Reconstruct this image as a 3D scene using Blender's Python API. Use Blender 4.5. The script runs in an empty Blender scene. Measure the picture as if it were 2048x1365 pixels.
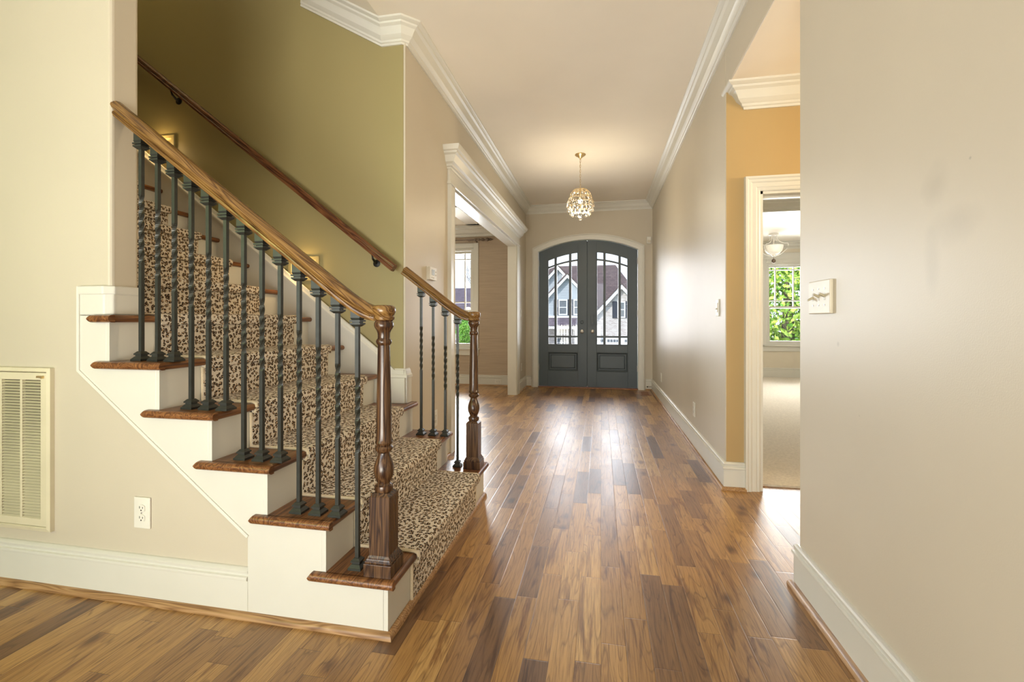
import bpy, bmesh, math, random
from mathutils import Vector, Matrix
random.seed(7)
sc = bpy.context.scene
col = sc.collection
PI = math.pi

# ------------------------------------------------------------------ camera
F_PX, VPX, HOR, CAM_H = 910.0, 1202.0, 642.0, 1.10
yaw = math.atan((VPX - 1024.0) / F_PX)
cam_d = bpy.data.cameras.new('camera')
cam = bpy.data.objects.new('camera', cam_d)
col.objects.link(cam)
cam_d.sensor_width = 36.0
cam_d.lens = F_PX / 2048.0 * 36.0
cam_d.shift_y = (HOR - 682.5) / 2048.0
cam_d.clip_start = 0.02
cam_d.clip_end = 300
cam.location = (0, 0, CAM_H)
cam.rotation_euler = (PI / 2, 0, yaw)
sc.camera = cam

# ------------------------------------------------------------------ exposure, sky, sun
sc.view_settings.view_transform = 'Standard'
sc.view_settings.look = 'None'
sc.view_settings.gamma = 1.0
sc.view_settings.use_curve_mapping = False
sc.view_settings.exposure = 0.14

w = bpy.data.worlds.new('sky')
sc.world = w
w.use_nodes = True
wn, wl = w.node_tree.nodes, w.node_tree.links
wn.clear()
wo = wn.new('ShaderNodeOutputWorld')
wb = wn.new('ShaderNodeBackground')
wr = wn.new('ShaderNodeValToRGB')
ws = wn.new('ShaderNodeSeparateXYZ')
wc = wn.new('ShaderNodeTexCoord')
wl.new(wc.outputs['Generated'], ws.inputs[0])
wl.new(ws.outputs['Z'], wr.inputs[0])
wl.new(wr.outputs[0], wb.inputs[0])
wl.new(wb.outputs[0], wo.inputs[0])
cr = wr.color_ramp
cr.elements[0].position = 0.0
cr.elements[0].color = (0.86, 0.91, 1.0, 1)
cr.elements[1].position = 0.6
cr.elements[1].color = (0.50, 0.68, 1.0, 1)
wb.inputs[1].default_value = 1.7

def add_sun(energy, rot):
    d = bpy.data.lights.new('sun', 'SUN')
    d.energy = energy
    d.angle = 0.01
    d.color = (1, 0.95, 0.86)
    o = bpy.data.objects.new('sun', d)
    o.rotation_euler = rot
    o.location = (0, 20, 20)
    col.objects.link(o)
add_sun(3.6, (math.radians(48), 0, math.radians(-35)))

def area(name, loc, target, sx, sy, power, color, spread=PI):
    d = bpy.data.lights.new(name, 'AREA')
    d.shape = 'RECTANGLE'
    d.size, d.size_y = sx, sy
    d.energy = power
    d.color = color
    d.spread = spread
    o = bpy.data.objects.new(name, d)
    o.location = loc
    dv = Vector(target) - Vector(loc)
    o.rotation_euler = dv.to_track_quat('-Z', 'Y').to_euler()
    col.objects.link(o)
    return o

def point(name, loc, power, color, r=0.05, parent=None):
    d = bpy.data.lights.new(name, 'POINT')
    d.energy = power
    d.color = color
    d.shadow_soft_size = r
    o = bpy.data.objects.new(name, d)
    o.location = loc
    col.objects.link(o)
    return o

# daylight through the great-room windows behind the camera
for i, x in enumerate((-4.6, -2.6, -0.6)):
    area('window_daylight', (x, -4.93, 1.6), (x, 0, 1.6), 1.5, 2.2, 12, (0.95, 0.97, 1.0))
# yellowish great-room lamp on the left; neutral fill added to brighten the right wall
area('great_room_light', (-3.3, -1.5, 2.3), (-2.3, 1.48, 1.0), 0.6, 0.6, 8.5, (0.74, 1.0, 0.24), 1.9)
area('great_room_light', (-2.6, -2.6, 1.7), (0.8, 1.7, 1.4), 1.4, 1.2, 12, (0.94, 0.96, 1.0), 1.7)
# hall, dining, bedroom, stairwell and vestibule
area('dining_daylight', (-2.7, 7.95, 1.55), (-2.2, 3.0, 1.1), 1.1, 1.7, 240, (0.93, 0.97, 1.0))
area('bedroom_daylight', (3.25, 10.1, 1.6), (2.6, 3.0, 0.9), 1.5, 1.7, 330, (0.97, 0.99, 1.0))
area('door_daylight', (-0.22, 7.95, 1.35), (-0.22, 0, 2.4), 1.35, 1.65, 85, (0.96, 0.96, 1.0))
# unseen upward fill added to brighten the ceiling, no real source behind it
area('ceiling_fill', (-0.9, -1.6, 0.25), (-0.5, 3.0, 3.0), 1.8, 1.6, 98, (1.0, 0.96, 0.84), 2.1)
point('stairwell_fill', (-3.4, 2.0, 4.9), 22, (1.0, 0.86, 0.50), 0.15)  # added fill high over the stairs, no known fixture
point('vestibule_lamp', (2.40, 2.32, 2.15), 13, (1.0, 0.72, 0.38), 0.08)
area('hall_wall_fill', (2.95, 2.52, 2.0), (-1.235, 2.95, 1.9), 0.25, 0.4, 19, (1.0, 0.80, 0.52), 2.2)  # fill added to light the left hall wall through the opening, no real sconce
point('dining_fill', (-2.9, 5.4, 1.3), 34, (1.0, 0.90, 0.74), 0.1)  # fill added to brighten the dining room's front wall, no fixture there
point('bedroom_lamp', (3.0, 7.2, 1.8), 50, (1.0, 0.95, 0.86), 0.1)

# ------------------------------------------------------------------ materials
def new_mat(name):
    m = bpy.data.materials.new(name)
    m.use_nodes = True
    nt = m.node_tree
    b = nt.nodes['Principled BSDF']
    return m, nt, b

def N(nt, typ, **kw):
    n = nt.nodes.new(typ)
    for k, v in kw.items():
        setattr(n, k, v)
    return n

def math_n(nt, op, a, b=None, c=None):
    n = N(nt, 'ShaderNodeMath', operation=op)
    for i, v in enumerate((a, b, c)):
        if v is None:
            continue
        if isinstance(v, (int, float)):
            n.inputs[i].default_value = v
        else:
            nt.links.new(v, n.inputs[i])
    return n.outputs[0]

def ramp(nt, fac, stops, interp='LINEAR'):
    n = N(nt, 'ShaderNodeValToRGB')
    n.color_ramp.interpolation = interp
    e = n.color_ramp.elements
    while len(e) < len(stops):
        e.new(0.5)
    for i, (p, c) in enumerate(stops):
        e[i].position = p
        e[i].color = tuple(c) + (1,) if len(c) == 3 else c
    nt.links.new(fac, n.inputs[0])
    return n.outputs[0]

def mixc(nt, fac, a, b, mode='MIX'):
    n = N(nt, 'ShaderNodeMix', data_type='RGBA', blend_type=mode)
    for sock, v in ((n.inputs['Factor'], fac), (n.inputs[6], a), (n.inputs[7], b)):
        if isinstance(v, (int, float)):
            sock.default_value = v
        elif isinstance(v, tuple):
            sock.default_value = v + (1,) if len(v) == 3 else v
        else:
            nt.links.new(v, sock)
    return n.outputs[2]

def bump(nt, b, height, strength=0.2, dist=0.01):
    n = N(nt, 'ShaderNodeBump')
    n.inputs['Strength'].default_value = strength
    n.inputs['Distance'].default_value = dist
    nt.links.new(height, n.inputs['Height'])
    nt.links.new(n.outputs[0], b.inputs['Normal'])

def pos(nt, scale=(1, 1, 1), obj=False, rot=(0, 0, 0)):
    c = N(nt, 'ShaderNodeTexCoord') if obj else N(nt, 'ShaderNodeNewGeometry')
    mp = N(nt, 'ShaderNodeMapping')
    mp.inputs['Scale'].default_value = scale
    mp.inputs['Rotation'].default_value = rot
    src = c.outputs['Object' if obj else 'Position']
    mp.inputs['Rotation'].default_value = (0, 0, 0)
    if any(rot):
        m0 = N(nt, 'ShaderNodeMapping')
        m0.inputs['Rotation'].default_value = rot
        nt.links.new(src, m0.inputs[0])
        src = m0.outputs[0]
    nt.links.new(src, mp.inputs[0])
    return mp.outputs[0]

def noise(nt, vec, scale, detail=2, rough=0.5, dist=0.0):
    n = N(nt, 'ShaderNodeTexNoise')
    n.inputs['Scale'].default_value = scale
    n.inputs['Detail'].default_value = detail
    n.inputs['Roughness'].default_value = rough
    n.inputs['Distortion'].default_value = dist
    nt.links.new(vec, n.inputs['Vector'])
    return n.outputs[0]

def plain(name, c, rough=0.5, metal=0.0, spec=0.5, var=0.06, vscale=6, bmp=0.0, bscale=200):
    m, nt, b = new_mat(name)
    p = pos(nt)
    nz = noise(nt, p, vscale, 3)
    lo = tuple(max(0, x * (1 - var)) for x in c)
    hi = tuple(min(1, x * (1 + var)) for x in c)
    nt.links.new(ramp(nt, nz, [(0.3, lo), (0.7, hi)]), b.inputs['Base Color'])
    b.inputs['Roughness'].default_value = rough
    b.inputs['Metallic'].default_value = metal
    b.inputs['Specular IOR Level'].default_value = spec
    if bmp:
        bump(nt, b, noise(nt, p, bscale, 2), bmp, 0.002)
    return m

def emit(name, c, s):
    m, nt, b = new_mat(name)
    b.inputs['Base Color'].default_value = tuple(c) + (1,)
    b.inputs['Emission Color'].default_value = tuple(c) + (1,)
    b.inputs['Emission Strength'].default_value = s
    return m

def wood(name, dark, mid, light, axis='z', rough=0.3, rot=(0, 0, 0), fine=1.0):
    m, nt, b = new_mat(name)
    s = {'x': (3.5, 170, 170), 'y': (170, 3.5, 170), 'z': (170, 170, 3.5)}[axis]
    p = pos(nt, tuple(q * fine for q in s), rot=rot)
    n1 = noise(nt, p, 1.0, 5, 0.6, 0.3)
    s2 = {'x': (1.6, 26, 26), 'y': (26, 1.6, 26), 'z': (26, 26, 1.6)}[axis]
    p2 = pos(nt, tuple(q * fine for q in s2), rot=rot)
    n2 = noise(nt, p2, 1.0, 1, 0.5, 0.6)
    rings = math_n(nt, 'PINGPONG', math_n(nt, 'MULTIPLY', n2, 9.0), 0.5)
    f = math_n(nt, 'ADD', math_n(nt, 'MULTIPLY', n1, 0.62), math_n(nt, 'MULTIPLY', rings, 0.76))
    nt.links.new(ramp(nt, f, [(0.30, dark), (0.5, mid), (0.72, light)]), b.inputs['Base Color'])
    b.inputs['Roughness'].default_value = rough
    bump(nt, b, f, 0.12, 0.003)
    return m

def floor_mat():
    m, nt, b = new_mat('hickory_planks')
    W, L = 0.083, 0.50
    g = N(nt, 'ShaderNodeNewGeometry')
    sp = N(nt, 'ShaderNodeSeparateXYZ')
    nt.links.new(g.outputs['Position'], sp.inputs[0])
    x, y = sp.outputs[0], sp.outputs[1]
    xs = math_n(nt, 'DIVIDE', x, W)
    row = math_n(nt, 'FLOOR', xs)
    fx = math_n(nt, 'FRACT', xs)
    wnr = N(nt, 'ShaderNodeTexWhiteNoise', noise_dimensions='1D')
    nt.links.new(row, wnr.inputs['W'])
    yv = math_n(nt, 'ADD', math_n(nt, 'DIVIDE', y, L), math_n(nt, 'MULTIPLY', wnr.outputs[0], 97.0))
    vo = N(nt, 'ShaderNodeTexVoronoi', voronoi_dimensions='1D', feature='F1')
    vo.inputs['Scale'].default_value = 1.0
    vo.inputs['Randomness'].default_value = 0.85
    nt.links.new(yv, vo.inputs['W'])
    ve = N(nt, 'ShaderNodeTexVoronoi', voronoi_dimensions='1D', feature='DISTANCE_TO_EDGE')
    ve.inputs['Scale'].default_value = 1.0
    ve.inputs['Randomness'].default_value = 0.85
    nt.links.new(yv, ve.inputs['W'])
    wp = N(nt, 'ShaderNodeTexWhiteNoise', noise_dimensions='2D')
    cv = N(nt, 'ShaderNodeCombineXYZ')
    nt.links.new(math_n(nt, 'ADD', vo.outputs['W'], 0.0), cv.inputs[0])
    nt.links.new(row, cv.inputs[1])
    nt.links.new(cv.outputs[0], wp.inputs['Vector'])
    rnd = wp.outputs[0]
    base = ramp(nt, rnd, [(0.0, (0.12, 0.055, 0.023)), (0.035, (0.17, 0.084, 0.033)), (0.11, (0.245, 0.126, 0.047)),
                          (0.5, (0.36, 0.193, 0.062)), (0.85, (0.43, 0.245, 0.082)), (1.0, (0.49, 0.297, 0.110))])
    # grain coordinates, shifted per plank
    def gv(sx, sy, k):
        c = N(nt, 'ShaderNodeCombineXYZ')
        nt.links.new(math_n(nt, 'MULTIPLY', x, sx), c.inputs[0])
        nt.links.new(math_n(nt, 'MULTIPLY', y, sy), c.inputs[1])
        nt.links.new(math_n(nt, 'MULTIPLY', rnd, k), c.inputs[2])
        return c.outputs[0]
    n1 = noise(nt, gv(170, 7, 61), 1.0, 5, 0.65, 0.3)
    n2 = noise(nt, gv(13, 1.1, 83), 1.0, 1, 0.5, 0.5)
    rings = math_n(nt, 'FRACT', math_n(nt, 'MULTIPLY', n2, 13.0))
    line = ramp(nt, rings, [(0.0, (0.55, 0.5, 0.46)), (0.16, (1, 1, 1)), (0.9, (1.04, 1.04, 1.04)), (1.0, (0.6, 0.55, 0.5))])
    grain = ramp(nt, n1, [(0.30, (0.55, 0.47, 0.40)), (0.52, (1, 1, 1)), (0.75, (1.2, 1.2, 1.16))])
    c1 = mixc(nt, 0.95, base, grain, 'MULTIPLY')
    c2 = mixc(nt, 0.85, c1, line, 'MULTIPLY')
    # dark mineral streaks and knots
    n3 = noise(nt, gv(22, 2.2, 47), 1.0, 4, 0.6, 1.2)
    st = ramp(nt, n3, [(0.55, (1, 1, 1)), (0.68, (0.44, 0.32, 0.24))])
    c3 = mixc(nt, 0.95, c2, st, 'MULTIPLY')
    vk = N(nt, 'ShaderNodeTexVoronoi', voronoi_dimensions='2D', feature='F1')
    vk.inputs['Scale'].default_value = 1.0
    kc = N(nt, 'ShaderNodeCombineXYZ')
    nt.links.new(math_n(nt, 'MULTIPLY', x, 6.0), kc.inputs[0])
    nt.links.new(math_n(nt, 'MULTIPLY', y, 3.2), kc.inputs[1])
    nt.links.new(kc.outputs[0], vk.inputs['Vector'])
    kd = math_n(nt, 'ADD', vk.outputs['Distance'], math_n(nt, 'MULTIPLY', math_n(nt, 'SUBTRACT', n3, 0.5), 0.30))
    skc = N(nt, 'ShaderNodeSeparateColor')
    nt.links.new(vk.outputs['Color'], skc.inputs[0])
    kd = math_n(nt, 'ADD', kd, math_n(nt, 'LESS_THAN', skc.outputs[0], 0.68))
    kn = ramp(nt, kd, [(0.02, (0.22, 0.15, 0.12)), (0.10, (0.6, 0.5, 0.45)), (0.17, (1, 1, 1))])
    c4 = mixc(nt, 0.85, c3, kn, 'MULTIPLY')
    # gaps
    ex = math_n(nt, 'MULTIPLY', math_n(nt, 'MINIMUM', fx, math_n(nt, 'SUBTRACT', 1.0, fx)), W)
    ey = math_n(nt, 'MULTIPLY', ve.outputs['Distance'], L)
    ed = math_n(nt, 'MINIMUM', ex, ey)
    gap = ramp(nt, math_n(nt, 'MULTIPLY', ed, 400.0), [(0.12, (0.4, 0.33, 0.28)), (0.5, (1, 1, 1))])
    c5 = mixc(nt, 0.9, c4, gap, 'MULTIPLY')
    nt.links.new(c5, b.inputs['Base Color'])
    rr = noise(nt, gv(3, 2, 9), 1.0, 3)
    nt.links.new(math_n(nt, 'MULTIPLY_ADD', rr, 0.18, 0.27), b.inputs['Roughness'])
    b.inputs['Specular IOR Level'].default_value = 0.5
    b.inputs['Coat Weight'].default_value = 0.25
    b.inputs['Coat Roughness'].default_value = 0.40
    h = math_n(nt, 'ADD', math_n(nt, 'MULTIPLY', math_n(nt, 'MINIMUM', math_n(nt, 'MULTIPLY', ed, 300.0), 1.0), 1.0),
               math_n(nt, 'ADD', math_n(nt, 'MULTIPLY', n1, 0.25), math_n(nt, 'MULTIPLY', n2, 1.2)))
    bump(nt, b, h, 0.16, 0.004)
    return m

def leopard_mat():
    m, nt, b = new_mat('leopard_carpet')
    uv = N(nt, 'ShaderNodeUVMap')
    uv.uv_map = 'UVMap'
    nzc = N(nt, 'ShaderNodeTexNoise')
    nzc.inputs['Scale'].default_value = 55
    nzc.inputs['Detail'].default_value = 2
    nt.links.new(uv.outputs[0], nzc.inputs['Vector'])
    vm = N(nt, 'ShaderNodeVectorMath', operation='MULTIPLY_ADD')
    vm.inputs[1].default_value = (0.016, 0.016, 0)
    nt.links.new(nzc.outputs['Color'], vm.inputs[0])
    nt.links.new(uv.outputs[0], vm.inputs[2])
    vo = N(nt, 'ShaderNodeTexVoronoi', voronoi_dimensions='2D', feature='F1')
    vo.inputs['Scale'].default_value = 54
    vo.inputs['Randomness'].default_value = 0.75
    nt.links.new(vm.outputs[0], vo.inputs['Vector'])
    d = vo.outputs['Distance']
    ring = ramp(nt, d, [(0.08, (0.15,) * 3), (0.18, (1, 1, 1)), (0.38, (1, 1, 1)), (0.44, (0, 0, 0))])
    br = noise(nt, uv.outputs[0], 95, 1)
    brk = ramp(nt, br, [(0.41, (0, 0, 0)), (0.46, (1, 1, 1))])
    spot = mixc(nt, 1.0, ring, brk, 'MULTIPLY')
    inner = ramp(nt, d, [(0.22, (1, 1, 1)), (0.36, (0, 0, 0))])
    fz = noise(nt, uv.outputs[0], 900, 2)
    ground = ramp(nt, fz, [(0.3, (0.58, 0.515, 0.43)), (0.7, (0.77, 0.70, 0.60))])
    c1 = mixc(nt, inner, ground, (0.46, 0.315, 0.19))
    c2 = mixc(nt, spot, c1, (0.030, 0.020, 0.018))
    nt.links.new(c2, b.inputs['Base Color'])
    b.inputs['Roughness'].default_value = 0.95
    b.inputs['Specular IOR Level'].default_value = 0.1
    bump(nt, b, fz, 0.5, 0.003)
    return m

def band_mat(name, c, gapc, pitch, axis=2, rough=0.6, frac=0.1):
    # horizontal courses (lap siding)
    m, nt, b = new_mat(name)
    g = N(nt, 'ShaderNodeNewGeometry')
    sp = N(nt, 'ShaderNodeSeparateXYZ')
    nt.links.new(g.outputs['Position'], sp.inputs[0])
    f = math_n(nt, 'FRACT', math_n(nt, 'DIVIDE', sp.outputs[axis], pitch))
    nt.links.new(ramp(nt, f, [(0.0, c), (1 - frac, c), (1.0, gapc)]), b.inputs['Base Color'])
    b.inputs['Roughness'].default_value = rough
    return m

def brick_mat(name, c1, c2, mortar, sx, sz, vert=True):
    m, nt, b = new_mat(name)
    g = N(nt, 'ShaderNodeNewGeometry')
    sp = N(nt, 'ShaderNodeSeparateXYZ')
    nt.links.new(g.outputs['Position'], sp.inputs[0])
    c = N(nt, 'ShaderNodeCombineXYZ')
    nt.links.new(sp.outputs[0], c.inputs[0])
    nt.links.new(sp.outputs[2], c.inputs[1])
    br = N(nt, 'ShaderNodeTexBrick')
    br.inputs['Color1'].default_value = c1 + (1,)
    br.inputs['Color2'].default_value = c2 + (1,)
    br.inputs['Mortar'].default_value = mortar + (1,)
    br.inputs['Scale'].default_value = 1.0
    br.inputs['Brick Width'].default_value = sx
    br.inputs['Row Height'].default_value = sz
    br.inputs['Mortar Size'].default_value = 0.012
    nt.links.new(c.outputs[0], br.inputs['Vector'])
    nt.links.new(br.outputs[0], b.inputs['Base Color'])
    b.inputs['Roughness'].default_value = 0.9
    return m

def glass_mat(name, rough=0.0, tint=(0.97, 0.98, 0.98)):
    # thin architectural pane: mostly transparent with a fresnel reflection
    m, nt, b = new_mat(name)
    nt.nodes.remove(b)
    out = nt.nodes['Material Output']
    tr = N(nt, 'ShaderNodeBsdfTransparent')
    tr.inputs[0].default_value = tint + (1,)
    gl = N(nt, 'ShaderNodeBsdfGlossy')
    gl.inputs['Roughness'].default_value = 0.03
    fr = N(nt, 'ShaderNodeFresnel')
    fr.inputs[0].default_value = 1.45
    mx = N(nt, 'ShaderNodeMixShader')
    nt.links.new(fr.outputs[0], mx.inputs[0])
    nt.links.new(tr.outputs[0], mx.inputs[1])
    nt.links.new(gl.outputs[0], mx.inputs[2])
    nt.links.new(mx.outputs[0], out.inputs[0])
    return m

def paper_mat():
    m, nt, b = new_mat('grasscloth')
    p = pos(nt, (1.5, 1.5, 90))
    n1 = noise(nt, p, 2.0, 4)
    nt.links.new(ramp(nt, n1, [(0.3, (0.40, 0.32, 0.235)), (0.7, (0.50, 0.405, 0.305))]), b.inputs['Base Color'])
    b.inputs['Roughness'].default_value = 0.8
    bump(nt, b, n1, 0.2, 0.003)
    return m

def leaf_mat(name, c1, c2):
    m, nt, b = new_mat(name)
    oi = N(nt, 'ShaderNodeNewGeometry')
    nt.links.new(ramp(nt, oi.outputs['Random Per Island'], [(0.0, c1), (1.0, c2)]), b.inputs['Base Color'])
    b.inputs['Roughness'].default_value = 0.5
    b.inputs['Subsurface Weight'].default_value = 0.0
    return m

def crystal_mat():
    m, nt, b = new_mat('crystal')
    b.inputs['Base Color'].default_value = (1, 0.97, 0.90, 1)
    b.inputs['Roughness'].default_value = 0.02
    b.inputs['Transmission Weight'].default_value = 1.0
    b.inputs['IOR'].default_value = 1.5
    return m

M = {}
M['paint'] = plain('beige_satin_paint', (0.545, 0.49, 0.39), 0.43, spec=0.5, var=0.03, vscale=1.5, bmp=0.10, bscale=260)
def smudged_paint():
    m = plain('beige_satin_paint_smudged', (0.545, 0.49, 0.39), 0.43, spec=0.5, var=0.03, vscale=1.5, bmp=0.10, bscale=260)
    nt = m.node_tree
    b = nt.nodes['Principled BSDF']
    src = b.inputs['Base Color'].links[0].from_socket
    g = N(nt, 'ShaderNodeNewGeometry')
    nz = noise(nt, g.outputs['Position'], 9, 4)
    cur = src
    for (py, pz, sy, sz, dark) in ((1.29, 1.43, 0.055, 0.06, 0.88), (1.22, 1.33, 0.10, 0.05, 0.90), (1.30, 1.24, 0.03, 0.09, 0.92),
                                   (1.75, 1.02, 0.010, 0.010, 0.80), (1.18, 1.46, 0.006, 0.006, 0.6), (1.62, 0.80, 0.006, 0.006, 0.75)):
        mp = N(nt, 'ShaderNodeMapping')
        mp.vector_type = 'TEXTURE'
        mp.inputs['Location'].default_value = (XR, py, pz)
        mp.inputs['Scale'].default_value = (1.0, sy, sz)
        nt.links.new(g.outputs['Position'], mp.inputs[0])
        ln = N(nt, 'ShaderNodeVectorMath', operation='LENGTH')
        nt.links.new(mp.outputs[0], ln.inputs[0])
        d = math_n(nt, 'ADD', ln.outputs['Value'], math_n(nt, 'MULTIPLY', math_n(nt, 'SUBTRACT', nz, 0.5), 1.4))
        cur = mixc(nt, 1.0, cur, ramp(nt, d, [(0.2, (dark, dark, dark)), (1.0, (1, 1, 1))]), 'MULTIPLY')
    nt.links.new(cur, b.inputs['Base Color'])
    return m
XR = 0.80
M['paint_smudged'] = smudged_paint()
M['olive'] = plain('satin_paint_olive_light', (0.32, 0.27, 0.125), 0.45, spec=0.4, var=0.03, vscale=1.5, bmp=0.08, bscale=260)  # hall paint with the stairwell's greenish light put into its colour
M['gold'] = plain('warm_tan_paint', (0.43, 0.30, 0.135), 0.45, spec=0.4, var=0.03, vscale=1.5, bmp=0.08, bscale=260)
M['cream'] = plain('cream_bedroom_paint', (0.66, 0.60, 0.48), 0.6, spec=0.3, var=0.02)
M['ceil'] = plain('ceiling_paint', (0.82, 0.765, 0.67), 0.75, spec=0.2, var=0.02, vscale=2)
M['white'] = plain('white_trim_paint', (0.635, 0.622, 0.56), 0.35, spec=0.45, var=0.015)
M['floor'] = floor_mat()
M['leopard'] = leopard_mat()
M['binding'] = plain('carpet_binding', (0.62, 0.52, 0.36), 0.9, var=0.08, vscale=200)
M['bed_carpet'] = plain('bedroom_carpet', (0.66, 0.60, 0.50), 0.95, spec=0.1, var=0.10, vscale=60, bmp=0.5, bscale=300)
M['oak_tread'] = wood('oak_tread', (0.075, 0.026, 0.010), (0.175, 0.068, 0.022), (0.26, 0.115, 0.040), 'y', 0.28)
rs = math.atan(0.76)
M['oak_rail'] = wood('oak_rail', (0.075, 0.034, 0.010), (0.17, 0.085, 0.023), (0.26, 0.145, 0.043), 'x', 0.25, rot=(0, -rs, 0))
M['oak_wall_rail'] = wood('oak_wall_rail', (0.045, 0.014, 0.007), (0.115, 0.040, 0.016), (0.19, 0.078, 0.03), 'x', 0.25, rot=(0, -rs, 0))
M['oak_newel'] = wood('oak_newel', (0.024, 0.010, 0.006), (0.065, 0.030, 0.013), (0.125, 0.064, 0.028), 'z', 0.25)
M['shoe'] = wood('shoe_moulding', (0.20, 0.10, 0.04), (0.34, 0.19, 0.08), (0.44, 0.27, 0.13), 'y', 0.35)
M['shoe_x'] = wood('shoe_moulding_x', (0.20, 0.10, 0.04), (0.34, 0.19, 0.08), (0.44, 0.27, 0.13), 'x', 0.35)
M['threshold'] = wood('threshold_oak', (0.16, 0.06, 0.03), (0.28, 0.12, 0.06), (0.36, 0.18, 0.09), 'x', 0.35)
M['iron'] = plain('pewter_iron', (0.034, 0.036, 0.031), 0.36, metal=0.3, var=0.15, vscale=40)
M['black'] = plain('black_iron', (0.012, 0.011, 0.010), 0.4, metal=0.5)
M['door'] = plain('slate_door_paint', (0.066, 0.088, 0.104), 0.42, spec=0.5, var=0.05, vscale=4)
M['glass'] = glass_mat('clear_glass')
M['chrome'] = plain('satin_nickel', (0.55, 0.54, 0.52), 0.28, metal=1.0)
M['almond'] = plain('almond_plastic', (0.60, 0.54, 0.42), 0.4)
M['wplastic'] = plain('white_plastic', (0.70, 0.68, 0.61), 0.4)
M['dark'] = plain('dark_slot', (0.02, 0.02, 0.02), 0.7)
M['grille'] = plain('grille_enamel', (0.62, 0.565, 0.41), 0.4, spec=0.4)
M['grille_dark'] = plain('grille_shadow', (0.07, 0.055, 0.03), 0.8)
M['brass'] = plain('champagne_brass', (0.66, 0.50, 0.26), 0.3, metal=0.8)
M['crystal'] = crystal_mat()
M['bulb'] = emit('warm_bulb', (1.0, 0.87, 0.66), 5)
M['lampglass'] = emit('lit_frosted_glass', (0.8, 0.77, 0.68), 0.12)
M['steplamp'] = emit('step_lamp', (1.0, 0.72, 0.35), 2.5)
M['lcd'] = plain('lcd_grey', (0.30, 0.31, 0.26), 0.3)
M['grass'] = paper_mat()
M['bronze'] = plain('brushed_bronze', (0.16, 0.12, 0.09), 0.4, metal=0.7)
M['bnickel'] = plain('antique_white_metal', (0.72, 0.69, 0.62), 0.5)
M['siding'] = band_mat('lap_siding', (0.40, 0.44, 0.48), (0.20, 0.22, 0.25), 0.22)
M['roof'] = brick_mat('brown_shingles', (0.10, 0.070, 0.070), (0.15, 0.105, 0.10), (0.05, 0.036, 0.038), 0.35, 0.17)
M['roof2'] = brick_mat('plum_shingles', (0.10, 0.078, 0.10), (0.15, 0.115, 0.14), (0.06, 0.045, 0.055), 0.35, 0.17)
M['brick'] = brick_mat('whitewashed_brick', (0.62, 0.58, 0.55), (0.40, 0.33, 0.30), (0.66, 0.63, 0.60), 0.26, 0.09)
M['ext_white'] = plain('exterior_white', (0.85, 0.85, 0.84), 0.6)
M['shutter'] = plain('navy_shutter', (0.035, 0.042, 0.06), 0.6)
M['win_dark'] = plain('window_reflection', (0.16, 0.18, 0.20), 0.15)
M['lawn'] = plain('lawn_grass', (0.12, 0.20, 0.05), 0.9, var=0.4, vscale=8)
M['mulch'] = plain('mulch', (0.30, 0.22, 0.19), 0.95, var=0.4, vscale=30)
M['asphalt'] = plain('concrete_drive', (0.45, 0.43, 0.40), 0.9, var=0.1)
M['leaf'] = leaf_mat('maple_leaves', (0.08, 0.27, 0.03), (0.60, 0.78, 0.15))
M['leaf_shrub'] = leaf_mat('shrub_leaves', (0.12, 0.40, 0.04), (0.42, 0.70, 0.12))
M['bark'] = plain('bark', (0.16, 0.13, 0.11), 0.9, var=0.3, vscale=20)
M['ext_wall'] = plain('exterior_wall', (0.5, 0.48, 0.45), 0.9)
M['tee'] = plain('ivory_toggle', (0.42, 0.37, 0.25), 0.4)

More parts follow.
